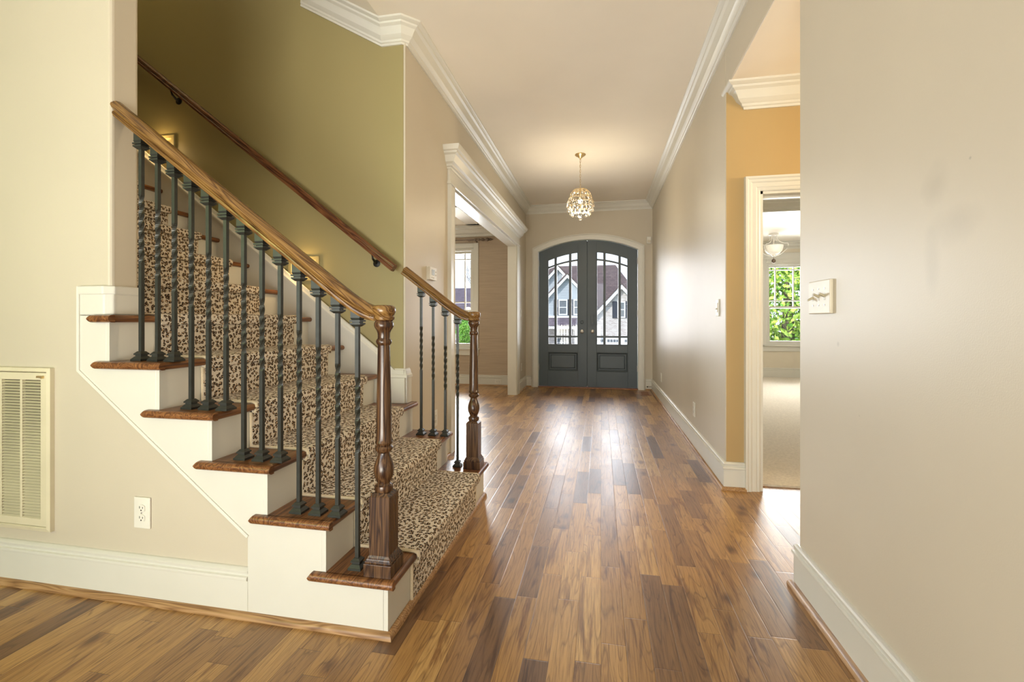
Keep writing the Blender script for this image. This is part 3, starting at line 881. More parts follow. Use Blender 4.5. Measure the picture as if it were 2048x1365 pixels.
t2 = sash_window('window_2', 'bright bedroom sash window full of green leaves', 3.14, BX1, BZ0, BZ1, 9.6,
            [3.335, 3.655], 2.09, 1.36, 1.49, None, 0.07)
sash_window('window_3', 'narrow neighbouring bedroom sash window at the doorway edge', BX0, 3.04, BZ0, BZ1, 9.6,
            [2.70, 2.89], 2.09, 1.36, 1.49, None, 0.04)
struct('trim_9', MB().box(2.9, 4.1, 9.575, 9.6, BZ1 + 0.07, BZ1 + 0.19), M['white'], 'white head board above the bedroom window', 'window trim', bevel=0.005)

# ------------------------------------------------------------------ staircase
t = thing('staircase', 'white staircase with dark oak treads rising to the left', 'staircase', (-1.9, 2.1, 0))
NST = 15
YN, YF2 = 1.466, 2.775          # near stringer face, far stringer face
YSK = YG - 0.02                 # skirt board face
for n in range(1, NST + 1):
    m = MB()
    z1 = top(n); z0 = z1 - TT
    xb = riser(n + 1) - 0.012
    def nosed(xa, xb_, y0, y1):
        r = TT / 2
        pr = [(xb_, z0)] + [(xa - r + r * math.sin(a), z0 + r - r * math.cos(a)) for a in [PI * i / 8 for i in range(9)]] + [(xb_, z1)]
        m.prism(pr, 'y', y0, y1)
    far = YF2 + 0.025 if n <= 2 else YSK
    if n < 6:
        nosed(nose(n), xb, YN - 0.003, far)
    elif n == 6:
        nosed(nose(n), XE + 0.012, YN - 0.003, far)
        m.box(xb, XE + 0.012, 1.60, far, z0, z1)
    else:
        nosed(nose(n), xb, 1.60, far)
    if n == 3:
        nosed(nose(n), XL + 0.001, YSK, YF2 + 0.025)
    if n <= 6:      # near return nosing, half round along x
        xe = nose(n) - 0.315 if n < 6 else -1.985
        r = TT / 2
        pr = [(YN, z0)] + [(YN - 0.012 - r * math.sin(a), z0 + r - r * math.cos(a)) for a in [PI * i / 8 for i in range(9)]] + [(YN, z1)]
        k = len(pr)
        # mitred front end, rounded back end
        vs = [(nose(n) - (y - YN + 0.027) * 0.0 - max(0, (y - (YN - 0.027))) * 0.02, y, z) for y, z in pr] + [(xe - 0.010 * (1 - abs(z - z0 - r) / r), y, z) for y, z in pr]
        m.add(vs, [tuple(range(k)), tuple(range(2 * k - 1, k - 1, -1))] + [(i, (i + 1) % k, k + (i + 1) % k, k + i) for i in range(k)])
    if n <= 3:      # far return
        m.box(nose(n) - 0.29 if n < 3 else XL, nose(n) - 0.012, YF2 + 0.02, YF2 + 0.03, z0, z1)
    build('tread', m, M['oak_tread'], t, smooth=40)
for n in range(1, NST + 1):
    y0 = YN if n <= 6 else 1.60
    y1 = YF2 if n <= 3 else YSK
    zb = 0.0 if n == 1 else top(n - 1)
    build('riser', MB().box(riser(n) - 0.016, riser(n), y0, y1, zb, top(n) - TT), M['white'], t)
# near stringer board
P = [(-0.742, 0), (-0.742, top(1) - TT)]
for n in range(1, 6):
    P += [(riser(n + 1) - 0.016 if n < 6 else 0, top(n) - TT)]
    P += [(riser(n + 1) - 0.016, top(n + 1) - TT)]
P = P[:-1] + [(riser(6) - 0.016, top(6) - TT)]
P += [(XE + 0.006, top(6) - TT), (XE + 0.006, top(6) - 0.002), (-2.072, top(6) - 0.002), (-2.072, 0.897), (-1.285, 0.297), (-1.285, 0)]
st = build('stringer', MB().prism(P, 'y', YN, YS), M['white'], t, bevel=0.002)
# carriage backing and bead along the lower edge
build('stringer_bead', MB().sweep([(-2.072, 1.238), (-2.072, 0.897), (-1.285, 0.297)], [(0, 0), (0, 0.022), (0.010, 0.020), (0.012, 0.0)], EX, EZ, (0, -1, 0), (0, YS, 0)), M['white'], st)
cap = MB()
for z0_, z1_, g_ in ((top(6), 1.212, 0.0), (1.205, 1.240, 0.005)):
    cap.prism([(-2.072 - g_, YN - g_), (XE - 0.016, YN - g_), (XE + 0.008 + g_, YN + 0.022), (XE + 0.008 + g_, 1.600), (XE - 0.004, 1.600), (XE - 0.004, YS + 0.01), (XE - 0.02, YS), (-2.072 - g_, YS)], 'z', z0_, z1_)
build('end_board', cap, M['white'], st, bevel=0.005)
build('shoe_moulding', MB().sweep([(riser(1) + 0.001, YF2), (riser(1) + 0.001, YN), (-1.31, YN)], SHOE, EX, EY, EZ), M['shoe_x'], t, smooth=40)
# far stringer block under treads 1..3
P = [(-0.742, 0), (-0.742, top(1) - TT), (riser(2) - .016, top(1) - TT), (riser(2) - .016, top(2) - TT), (XL + 0.001, top(2) - TT), (XL + 0.001, 0)]
build('far_stringer', MB().prism(P, 'y', YF2 - 0.016, YF2), M['white'], t)
# skirt board on the stairwell wall with moulded cap, ending in a plinth
def sk(x): return 0.80 + 0.773 * (-1.31 - x)
sk0 = (-1.345, 0.72)
P = [(-1.235, top(3)), (-1.235, 0.785), (-1.30, 0.785), (-1.36, sk(-1.36)), (-4.4, sk(-4.4)), (-4.4, sk(-4.4) - 0.55), (-1.5, top(3) - 0.02)]
sb = build('skirt_board', MB().prism(P, 'y', YSK, YG), M['white'], t)
SKC = [(0, 0), (0.0, 0.012), (-0.010, 0.014), (-0.022, 0.008), (-0.034, 0.004), (-0.036, 0)]
build('skirt_cap', MB().sweep([(-1.36, sk(-1.36)), (-4.4, sk(-4.4))], [(-a * -1, b) for a, b in [(0.004, 0), (0.004, 0.020), (-0.006, 0.020), (-0.016, 0.012), (-0.030, 0.008), (-0.034, 0.0)]], EX, EZ, (0, -1, 0), (0, YSK, 0)), M['white'], sb, smooth=16)
pl = MB().box(-1.345, XL + 0.010, YSK - 0.008, YG, top(3), 0.735)
pl.box(XL, XL + 0.018, YSK + 0.01, 2.80, top(3), 0.735)
pl.frustum(0, 0, 0, 0, 0, 0) if False else None
pl.sweep([(XL, 2.80), (XL, YG), (XL - 0.11, YG)], [(0, 0.735), (0.026, 0.735), (0.024, 0.752), (0.016, 0.762), (0.012, 0.778), (0.006, 0.79), (0, 0.795)], EX, EY, EZ)
build('plinth_block', pl, M['white'], sb, bevel=0.003)

# ------------------------------------------------------------------ leopard runner
RY0, RY1 = 1.655, 2.555
RT = 0.011
outer, inner = [], []
for n in range(1, NST):
    zb = top(n - 1) if n > 1 else 0.0
    z1 = top(n); xn = nose(n); xr = riser(n)
    c0 = RT if n > 1 else 0.0
    o_ = [(xr + RT, zb + c0), (xr + RT, z1 - TT - 0.012), (xn + RT * 0.4, z1 - TT - RT * 0.9), (xn + RT, z1 - TT * 0.75), (xn + RT * 1.15, z1 - TT * 0.4), (xn + RT * 0.7, z1 + RT * 0.5), (xn - 0.010, z1 + RT)]
    i_ = [(xr, zb), (xr, z1 - TT), (xn - 0.014, z1 - TT), (xn - 0.003, z1 - TT * 0.8), (xn, z1 - TT * 0.5), (xn - 0.003, z1 - TT * 0.15), (xn - 0.012, z1)]
    outer += o_; inner += i_
m = MB(); m.uv = []
arc = 0.0
k = len(outer)
arcs = []
for i in range(k):
    if i: arc += math.hypot(outer[i][0] - outer[i - 1][0], outer[i][1] - outer[i - 1][1])
    arcs.append(arc)
NY = 2
for i in range(k):
    for (px, pz), y in ((outer[i], RY0), (outer[i], RY1), (inner[i], RY0), (inner[i], RY1)):
        m.v.append((px, y, pz)); m.uv.append((y, arcs[i]))
for i in range(k - 1):
    a, b = 4 * i, 4 * (i + 1)
    m.f += [(a, a + 1, b + 1, b), (a + 2, b + 2, b + 3, a + 3), (a, b, b + 2, a + 2), (a + 1, a + 3, b + 3, b + 1)]
m.f += [(0, 2, 3, 1), (4 * (k - 1), 4 * (k - 1) + 1, 4 * (k - 1) + 3, 4 * (k - 1) + 2)]
rn = tag(build('stair_runner', m, M['leopard'], None, smooth=45), 'leopard print carpet runner covering the middle of the stairs', 'carpet runner')
for y in (RY0, RY1):
    build('edge_binding', MB().tube([(p[0] * 0.5 + q[0] * 0.5, y, p[1] * 0.5 + q[1] * 0.5) for p, q in zip(outer, inner)], 0.0072, 6), M['binding'], rn, smooth=60)

# ------------------------------------------------------------------ balustrades
RS = 0.76
def rail_z(x):              # top of the hand rail
    if x < -0.95: return 1.251 + RS * (-0.95 - x)
    if x > -0.79: return 1.155
    u = (-0.79 - x) / 0.16
    return 1.155 + 0.096 * u * u * (0.55 + 0.45 * u) if u < 1 else 1.251
def rail_path(x_end):
    xs = [-0.775, -0.79]
    P0, P1, P2 = (-0.79, 1.155), (-0.828, 1.155), (-0.95, 1.251)
    pts = [(-0.770, 1.155)]
    for i in range(9):
        u = i / 8
        pts.append(tuple((1 - u) ** 2 * P0[q] + 2 * u * (1 - u) * P1[q] + u * u * P2[q] for q in (0, 1)))
    pts.append((x_end, 1.251 + RS * (-0.95 - x_end)))
    return pts
def rail_top(x):
    P = rail_path(-5)
    for a, b in zip(P, P[1:]):
        if b[0] <= x <= a[0]:
            f = (a[0] - x) / max(1e-6, a[0] - b[0])
            return a[1] + f * (b[1] - a[1])
    return 1.155
# profile: a = up in plane (negative below the top line), b = lateral
RP_half = [(0.0, 0.000), (-0.002, 0.012), (-0.007, 0.022), (-0.015, 0.029), (-0.023, 0.031), (-0.030, 0.028), (-0.034, 0.022), (-0.038, 0.021), (-0.041, 0.026), (-0.047, 0.027), (-0.055, 0.024), (-0.056, 0.0)]
RPROF = RP_half + [(a, -b) for a, b in reversed(RP_half[1:-1])]
RAIL_T = 0.056
def hand_rail(mb, path, yc):
    # walking towards -x: left normal points down, so a is negated
    return mb.sweep(path, [(-a, b) for a, b in RPROF], EX, EZ, EY, (0, yc, 0))

def baluster(parent, x, y, zb):
    zt = rail_top(x) - RAIL_T * (1.25 if x < -0.93 else 1.08) + 0.01
    hs = 0.0069
    tw0, tw1 = zt - 0.245, zt - 0.52           # twist zone measured down from the rail
    zs = [zb, tw1]
    rot = [0, 0]
    nseg = 40
    for i in range(1, nseg):
        zs.append(tw1 + (tw0 - tw1) * i / nseg)
        rot.append(i / nseg * 2 * PI * 1.75)
    zs += [tw0, zt]
    rot += [2 * PI * 1.75, 2 * PI * 1.75]
    m = MB()
    vs, fs = [], []
    for z, a in zip(zs, rot):
        for q in range(4):
            aa = a + PI / 4 + q * PI / 2
            vs.append((x + hs * 1.414 * math.cos(aa), y + hs * 1.414 * math.sin(aa), z))
    for i in range(len(zs) - 1):
        for q in range(4):
            fs.append((4 * i + q, 4 * i + (q + 1) % 4, 4 * i + 4 + (q + 1) % 4, 4 * i + 4 + q))
    fs += [(3, 2, 1, 0), tuple(4 * (len(zs) - 1) + q for q in range(4))]
    m.add(vs, fs)
    bl = build('baluster', m, M['iron'], parent)
    s = MB()
    s.frustum(x, y, zb, zb + 0.008, 0.025, 0.025).frustum(x, y, zb + 0.008, zb + 0.018, 0.024, 0.016)
    s.frustum(x, y, zb + 0.018, zb + 0.024, 0.014, 0.014).frustum(x, y, zb + 0.024, zb + 0.030, 0.018, 0.018).frustum(x, y, zb + 0.030, zb + 0.038, 0.017, 0.010)
    build('base_shoe', s, M['iron'], bl)
    s = MB()
    s.frustum(x, y, zt - 0.062, zt - 0.054, 0.010, 0.019).frustum(x, y, zt - 0.054, zt - 0.048, 0.020, 0.020)
    s.frustum(x, y, zt - 0.048, zt - 0.044, 0.014, 0.014).frustum(x, y, zt - 0.044, zt - 0.038, 0.021, 0.021).frustum(x, y, zt - 0.038, zt - 0.030, 0.015, 0.019)
    hh = 0.018
    sl = RS if x < -0.93 else 0.25
    up = zt - 0.004
    s.add([(x + sx * hh, y + sy * hh, zt - 0.032) for sx, sy in ((-1, -1), (1, -1), (1, 1), (-1, 1))] +
          [(x + sx * hh, y + sy * hh, up - sx * hh * sl) for sx, sy in ((-1, -1), (1, -1), (1, 1), (-1, 1))],
          [(3, 2, 1, 0), (4, 5, 6, 7)] + [(i, (i + 1) % 4, 4 + (i + 1) % 4, 4 + i) for i in range(4)])
    build('top_collar', s, M['iron'], bl)
    return bl

def newel(parent, x, y, zb):
    m = MB()
    b = 0.0375
    m.frustum(x, y, zb + 0.06, 0.478, b, b).frustum(x, y, 0.478, 0.490, b, 0.026)
    pr = [(0.026, 0.488), (0.031, 0.492), (0.033, 0.502), (0.031, 0.512), (0.024, 0.516), (0.022, 0.520), (0.027, 0.530), (0.034, 0.548), (0.036, 0.566), (0.034, 0.584),
          (0.027, 0.604), (0.021, 0.620), (0.020, 0.628), (0.027, 0.634), (0.031, 0.640), (0.032, 0.646), (0.029, 0.652), (0.024, 0.655), (0.029, 0.660), (0.031, 0.666), (0.029, 0.672), (0.0275, 0.676),
          (0.027, 0.72), (0.026, 0.80), (0.0235, 0.90), (0.0215, 1.00), (0.021, 1.012), (0.026, 1.018), (0.028, 1.026), (0.025, 1.034), (0.0215, 1.038), (0.022, 1.056), (0.026, 1.066),
          (0.030, 1.072), (0.034, 1.080), (0.034, 1.092), (0.030, 1.098), (0.034, 1.104)]
    m.lathe(pr, x, y, 28)
    nw = build('newel_post', m, M['oak_newel'], parent, smooth=35)
    p = MB().frustum(x, y, zb, zb + 0.045, 0.052, 0.052).frustum(x, y, zb + 0.045, zb + 0.054, 0.049, 0.049).frustum(x, y, zb + 0.054, zb + 0.062, 0.047, 0.043).frustum(x, y, zb + 0.062, zb + 0.072, 0.043, 0.0376)
    build('newel_plinth', p, M['oak_newel'], nw, bevel=0.0015)
    cap = MB().lathe([(0.030, 1.100), (0.036, 1.104), (0.038, 1.112), (0.034, 1.118), (0.037, 1.122), (0.041, 1.132), (0.042, 1.142), (0.039, 1.150), (0.030, 1.1555), (0.001, 1.157)], x, y, 28)
    build('newel_cap', cap, M['oak_rail'], nw, smooth=40)

def balustrade(name, label, yc, x_end, ks, xn=-0.765):
    t = thing(name, label, 'stair railing', (xn, yc, top(1)))
    build('handrail', hand_rail(MB(), rail_path(x_end), yc), M['oak_rail'], t, smooth=35)
    newel(t, xn, yc, top(1))
    for k in ks:
        x = -0.868 - 0.0793 * k
        n = 1 + (k + 2) // 3
        baluster(t, x, yc, top(n))
    return t
balustrade('stair_railing', 'long near stair railing with thirteen twisted iron balusters', 1.515, XE - 0.004 + 0.006, range(13))
balustrade('stair_railing', 'short far stair railing with four twisted iron balusters', 2.69, XL + 0.035, range(4))

# wall handrail on the olive wall
t = thing('wall_handrail', 'dark oak handrail mounted on the olive stairwell wall', 'handrail', (-2.2, YG, 1.4))
WY = YG - 0.065
def wr_z(x): return 1.445 + 0.782 * (-1.254 - x)
WP = [(0.0, 0.000), (-0.004, 0.014), (-0.012, 0.023), (-0.022, 0.024), (-0.030, 0.019), (-0.036, 0.022), (-0.048, 0.020), (-0.050, 0.0)]
WPROF = WP + [(a, -b) for a, b in reversed(WP[1:-1])]
build('rail', MB().sweep([(-1.262, wr_z(-1.262)), (-4.35, wr_z(-4.35))], [(-a, b) for a, b in WPROF], EX, EZ, EY, (0, WY, 0)), M['oak_wall_rail'], t, smooth=35)
for bx in (-1.43, -2.96, -4.2):
    z = wr_z(bx) - 0.055
    b = MB().lathe([(0.024, 0), (0.024, 0.005), (0.012, 0.008), (0.001, 0.009)], bx, z - 0.055, 14, axis='y')
    b.v = [(p[0], p[1] + YG, p[2]) for p in b.v]
    b.tube([(bx, YG - 0.004, z - 0.055), (bx, YG - 0.025, z - 0.050), (bx, WY + 0.010, z - 0.030), (bx, WY, z), (bx, WY, z + 0.006)], [0.008, 0.008, 0.007, 0.007, 0.009], 8)
    b.add([(bx + sx * 0.035, WY + sy * 0.010, z + dz - sx * 0.027) for dz in (-0.003, 0.003) for sx, sy in ((-1, -1), (1, -1), (1, 1), (-1, 1))],
          [(3, 2, 1, 0), (4, 5, 6, 7)] + [(i, (i + 1) % 4, 4 + (i + 1) % 4, 4 + i) for i in range(4)])
    build('bracket', b, M['black'], t, smooth=40)

# ------------------------------------------------------------------ step lights in the olive wall
for x1, z1, lab in ((-1.842, 1.53, 'lower recessed step light glowing on the olive wall behind the railing'),
                    (-2.992, 2.43, 'upper recessed step light glowing on the olive wall behind the railing')):
    t = thing('step_light', lab, 'wall light', (x1 - 0.115, YG, z1 - 0.16), 'step lights along the stairs')
    f = MB().sweep([(x1 - 0.23, z1 - 0.16), (x1, z1 - 0.16), (x1, z1), (x1 - 0.23, z1)], [(0, 0), (0, 0.012), (0.022, 0.012), (0.028, 0.004), (0.028, 0)], EX, EZ, (0, -1, 0), (0, YG, 0), closed=True)
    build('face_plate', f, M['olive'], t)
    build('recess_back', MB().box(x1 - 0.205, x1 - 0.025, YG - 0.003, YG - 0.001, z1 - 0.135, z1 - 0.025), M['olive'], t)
    for q in (0.06, 0.10, 0.17):
        build('lamp', MB().ball((x1 - q, YG - 0.008, z1 - 0.048), 0.010, 10, 6), M['steplamp'], t, smooth=60)
    lt = point('step_glow', (x1 - 0.10, YG - 0.05, z1 - 0.06), 1.3, (1.0, 0.66, 0.28), 0.02)

# ------------------------------------------------------------------ return air grille
GX1, GX0, GZ0, GZ1 = -2.215, -2.86, 0.232, 0.905
t = thing('return_air_grille', 'large almond louvered return air grille on the left wall', 'vent', ((GX0 + GX1) / 2, YS, GZ0))
f = MB().sweep([(GX0, GZ0), (GX1, GZ0), (GX1, GZ1), (GX0, GZ1)], [(0, 0), (0, 0.016), (0.014, 0.020), (0.018, 0.014), (0.018, 0)], EX, EZ, (0, -1, 0), (0, YS, 0), closed=True)
build('outer_frame', f, M['grille'], t)
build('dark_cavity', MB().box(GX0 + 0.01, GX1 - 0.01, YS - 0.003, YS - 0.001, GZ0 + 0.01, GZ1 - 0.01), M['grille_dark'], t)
ix0, ix1, iz0, iz1 = GX0 + 0.020, GX1 - 0.020, GZ0 + 0.020, GZ1 - 0.020
fr = MB().sweep([(ix0, iz0), (ix1, iz0), (ix1, iz1), (ix0, iz1)], [(0, 0), (0, 0.013), (0.030, 0.013), (0.030, 0)], EX, EZ, (0, -1, 0), (0, YS - 0.003, 0), closed=True)
ncol = 5
cw = (ix1 - ix0 - 0.060 - 0.012 * (ncol - 1)) / ncol
for q in range(1, ncol):
    xx = ix0 + 0.030 + q * cw + (q - 1) * 0.012
    fr.box(xx, xx + 0.012, YS - 0.015, YS - 0.003, iz0 + 0.03, iz1 - 0.03)
dr = build('hinged_door', fr, M['grille'], t, bevel=0.001)
sl = MB()
nr = 48
pz = (iz1 - iz0 - 0.060) / nr
for q in range(ncol):
    xx = ix0 + 0.030 + q * (cw + 0.012)
    for r_ in range(nr):
        z = iz0 + 0.030 + r_ * pz
        sl.add([(xx, YS - 0.016, z + 0.001), (xx + cw, YS - 0.016, z + 0.001), (xx + cw, YS - 0.005, z + pz * 0.62), (xx, YS - 0.005, z + pz * 0.62),
                (xx, YS - 0.0145, z), (xx + cw, YS - 0.0145, z), (xx + cw, YS - 0.004, z + pz * 0.54), (xx, YS - 0.004, z + pz * 0.54)],
               [(3, 2, 1, 0), (4, 5, 6, 7)] + [(i, (i + 1) % 4, 4 + (i + 1) % 4, 4 + i) for i in range(4)])
build('louvers', sl, M['grille'], dr)
build('latch', MB().box(ix1 - 0.045, ix1 - 0.012, YS - 0.022, YS - 0.016, iz1 - 0.020, iz1 - 0.012).box(ix1 - 0.017, ix1 - 0.011, YS - 0.026, YS - 0.016, iz1 - 0.022, iz1 - 0.012), M['brass'], dr)

# ------------------------------------------------------------------ outlets and switches (built facing -y, at the origin, then placed)
def plate(parent, wd, ht, mat, dep=0.007, zc=0.0, name='cover_plate'):
    return build(name, MB().box(-wd / 2, wd / 2, -dep, 0, zc - ht / 2, zc + ht / 2), mat, parent, bevel=0.003)
def make_outlet(label, mat, horiz=False):
    t = thing('wall_outlet', label, 'outlet', (0, 0, 0), 'wall outlets')
    wd, ht = (0.122, 0.076) if horiz else (0.076, 0.122)
    pl = plate(t, wd, ht, mat)
    for s in (-1, 1):
        m = MB()
        cx, cz = (s * 0.0195, 0) if horiz else (0, s * 0.0195)
        pts = [(cx + 0.0165 * math.copysign(min(1, abs(math.cos(a)) * 1.25), math.cos(a)), cz + 0.0145 * math.sin(a)) for a in [2 * PI * i / 20 for i in range(20)]]
        m.prism(pts, 'y', -0.0095, -0.006)
        r = build('receptacle', m, mat, t)
        d = MB()
        d.box(cx - 0.0085, cx - 0.006, -0.0100, -0.0090, cz - 0.001, cz + 0.008).box(cx + 0.006, cx + 0.0085, -0.0100, -0.0090, cz - 0.001, cz + 0.006)
        d.prism([(cx + 0.0030 * math.cos(a), cz - 0.0078 + 0.0030 * math.sin(a)) for a in [2 * PI * i / 8 for i in range(8)]], 'y', -0.0100, -0.0090)
        build('slots', d, M['dark'], r)
    sc_ = MB().lathe([(0.003, 0), (0.003, 0.0085), (0.0001, 0.009)], 0, 0, 8, axis='y')
    build('screw', sc_, M['chrome'], t)
    return t
o1 = make_outlet('white wall outlet below the stair stringer on the left', M['wplastic'])
o1.location = (-1.771, YS, 0.344)
dup(o1, (XL, 3.27, 0.36), PI / 2, 'wall outlet on the hallway wall behind the far balusters')
dup(o1, (XL, 7.08, 0.37), PI / 2, 'wall outlet in the corner left of the double doors')
dup(o1, (XR, 4.20, 0.325), -PI / 2, 'wall outlet low on the right hallway wall nearest the vestibule opening')
dup(o1, (XR, 6.40, 0.335), -PI / 2, 'wall outlet low on the right hallway wall nearest the front doors')
oh = make_outlet('sideways outlet set into the dining room baseboard', M['wplastic'], True)
oh.location = (-1.70, YB - 0.021, 0.075)

def toggle(parent, x, up, mat, name='toggle', flare=1.0):
    m = MB()
    s = 1 if up else -1
    m.add([(x - 0.004, -0.005, -0.004), (x + 0.004, -0.005, -0.004), (x + 0.004, -0.005, 0.006), (x - 0.004, -0.005, 0.006),
           (x - 0.0055 * flare, -0.024, s * 0.010 - 0.003), (x + 0.0055 * flare, -0.024, s * 0.010 - 0.003), (x + 0.0055 * flare, -0.024, s * 0.010 + 0.004), (x - 0.0055 * flare, -0.024, s * 0.010 + 0.004)],
          [(3, 2, 1, 0), (4, 5, 6, 7)] + [(i, (i + 1) % 4, 4 + (i + 1) % 4, 4 + i) for i in range(4)])
    return build(name, m, mat, parent, bevel=0.001)
# triple switch on near right wall
t = thing('light_switch', 'almond triple toggle switch plate on the near right wall', 'light switch', (0, 0, 0), 'light switches')
plate(t, 0.168, 0.122, M['almond'], 0.012)
for i, up in ((-1, False), (0, True), (1, True)):
    x = i * 0.046
    build('switch_slot', MB().box(x - 0.006, x + 0.006, -0.0126, -0.0115, -0.013, 0.013), M['tee'], t)
    tg = toggle(t, x, up, M['tee'])
    tg.location = (0, -0.007, 0.001 * (1 if up else -1))
    for s in (-1, 1):
        sm = MB().lathe([(0.0032, 0), (0.0032, 0.0135), (0.0001, 0.0138)], x, s * 0.030, 8, axis='y')
        build('screw', sm, M['chrome'], t)
t.location = (XR, 1.865, 1.187); t.rotation_euler = (0, 0, -PI / 2)
# slide dimmer / double switch near the vestibule opening
t = thing('light_switch', 'white dimmer switch on the right hallway wall before the opening', 'light switch', (0, 0, 0), 'light switches')
plate(t, 0.072, 0.118, M['wplastic'], 0.008)
build('slider', MB().box(-0.020, 0.020, -0.011, -0.007, -0.030, 0.034), M['almond'], t, bevel=0.001)
build('slider_knob', MB().box(-0.016, 0.016, -0.018, -0.010, -0.012, -0.003), M['tee'], t, bevel=0.001)
t.location = (XR, 3.38, 1.19); t.rotation_euler = (0, 0, -PI / 2)
t = thing('light_switch', 'small white toggle switch in the corner left of the front doors', 'light switch', (0, 0, 0), 'light switches')
plate(t, 0.072, 0.118, M['wplastic'], 0.007)
toggle(t, 0, True, M['wplastic'])
t.location = (XL, 7.03, 1.22); t.rotation_euler = (0, 0, PI / 2)

# thermostat
t = thing('thermostat', 'white thermostat above the far handrail on the hallway wall', 'thermostat', (0, 0, 0))
build('housing', MB().box(-0.066, 0.066, -0.028, -0.004, -0.046, 0.046).box(-0.072, 0.072, -0.004, 0, -0.050, 0.050), M['wplastic'], t, bevel=0.005, seg=3)
build('display', MB().box(-0.036, 0.020, -0.0295, -0.027, -0.012, 0.030), M['lcd'], t, bevel=0.001)
for x, z in ((0.045, 0.016), (0.045, -0.008), (-0.03, -0.030), (0.0, -0.030)):
    build('button', MB().box(x - 0.006, x + 0.006, -0.0305, -0.027, z - 0.0045, z + 0.0045), M['tee'], t, bevel=0.001)
t.location = (XL, 3.17, 1.445); t.rotation_euler = (0, 0, PI / 2)

# alarm sensor above the door on the right
t = thing('alarm_sensor', 'small white alarm sensor on the front wall right of the arch', 'alarm sensor', (0, 0, 0))
build('housing', MB().box(-0.034, 0.034, -0.040, 0, -0.055, 0.055), M['wplastic'], t, bevel=0.008, seg=3)
build('lens', MB().box(-0.024, 0.024, -0.047, -0.038, -0.040, 0.000), M['almond'], t, bevel=0.006, seg=3)
t.location = (0.745, YB, 2.375)

# floor register and door stop by the front door
t = thing('floor_register', 'wooden floor register set in the planks by the front door', 'vent', (0.66, 7.1, 0))
f = MB().sweep([(0.57, 6.94), (0.73, 6.94), (0.73, 7.28), (0.57, 7.28)], [(0, 0), (0, 0.005), (0.02, 0.006), (0.025, 0.003), (0.025, 0)], EX, EY, EZ, closed=True)
build('register_frame', f, M['threshold'], t)
f = MB()
for q in range(9):
    f.box(0.595, 0.705, 6.97 + q * 0.033, 6.985 + q * 0.033, 0.0, 0.004)
build('slats', f, M['threshold'], t)
build('dark_opening', MB().box(0.594, 0.706, 6.964, 7.256, 0.0, 0.0015), M['dark'], t)
ds = MB().tube([(XR - 0.015, 7.36, 0.07), (XR - 0.085, 7.36, 0.07)], 0.006, 8)
d_ = tag(build('door_stop', ds, M['chrome'], None, smooth=40), 'springy metal door stop on the right baseboard near the front door', 'door stop')
build('rubber_tip', MB().tube([(XR - 0.083, 7.36, 0.07), (XR - 0.10, 7.36, 0.07)], 0.009, 10), M['dark'], d_)

# ------------------------------------------------------------------ crystal chandelier
CX, CY = -0.232, 5.25
t = thing('chandelier', 'small crystal drop chandelier hanging before the front doors', 'chandelier', (CX, CY, 2.25))
build('canopy', MB().lathe([(0.060, ZC), (0.062, ZC - 0.006), (0.050, ZC - 0.016), (0.030, ZC - 0.026), (0.020, ZC - 0.038), (0.008, ZC - 0.044), (0.007, ZC - 0.06), (0.001, ZC - 0.062)], CX, CY, 24), M['brass'], t, smooth=40)
ch = MB()
z = ZC - 0.062
i = 0
while z > 2.60:
    r0, r1 = 0.007, 0.017
    pts = []
    for q in range(13):
        a = 2 * PI * q / 12
        u, v_ = r0 * math.cos(a), r1 * math.sin(a)
        pts.append((CX + (u if i % 2 == 0 else 0), CY + (0 if i % 2 == 0 else u), z - 0.015 + v_))
    ch.tube(pts, 0.0022, 5)
    z -= 0.028
    i += 1
build('chain', ch, M['brass'], t, smooth=60)
fr = MB()
RINGS = [(0.080, 2.590), (0.112, 2.555), (0.128, 2.505), (0.148, 2.455), (0.138, 2.405), (0.112, 2.360)]
for r, z in RINGS:
    fr.tube([(CX + r * math.cos(2 * PI * q / 24), CY + r * math.sin(2 * PI * q / 24), z) for q in range(25)], 0.0028, 5)
for q in range(8):
    a = 2 * PI * q / 8
    fr.tube([(CX + 0.004 * math.cos(a), CY + 0.004 * math.sin(a), 2.60)] + [(CX + r * math.cos(a), CY + r * math.sin(a), z) for r, z in RINGS], 0.0025, 5)
fr.tube([(CX, CY, 2.61), (CX, CY, 2.50)], 0.006, 8)
build('frame', fr, M['brass'], t, smooth=60)
build('bulb', MB().ball((CX, CY, 2.465), 0.028, 12, 8), M['bulb'], t, smooth=60)
def drop(x, y, z, s):
    m = MB()
    m.lathe([(0.0005, z), (0.003 * s, z - 0.006 * s), (0.009 * s, z - 0.026 * s), (0.011 * s, z - 0.034 * s), (0.008 * s, z - 0.042 * s), (0.0008, z - 0.046 * s)], x, y, 6)
    return m
cnt = 0
for ri, (r, z) in enumerate(RINGS):
    nn = (10, 14, 16, 20, 18, 14)[ri]
    for q in range(nn):
        a = 2 * PI * (q + 0.5 * (ri % 2)) / nn
        x, y = CX + r * math.cos(a), CY + r * math.sin(a)
        mm = drop(x, y, z - 0.012, random.uniform(0.9, 1.25))
        mm.ball((x, y, z - 0.006), 0.0055, 6, 4)
        build('crystal_drop', mm, M['crystal'], t)
        cnt += 1
for q in range(7):
    a = 2 * PI * q / 7
    r = 0.098
    build('crystal_ball', MB().ball((CX + r * math.cos(a), CY + r * math.sin(a), 2.315), 0.014, 10, 8), M['crystal'], t, smooth=60)
build('crystal_ball', MB().ball((CX, CY, 2.268), 0.019, 12, 10), M['crystal'], t, smooth=60)
point('chandelier_glow', (CX, CY, 2.32), 21, (1.0, 0.84, 0.58), 0.06)

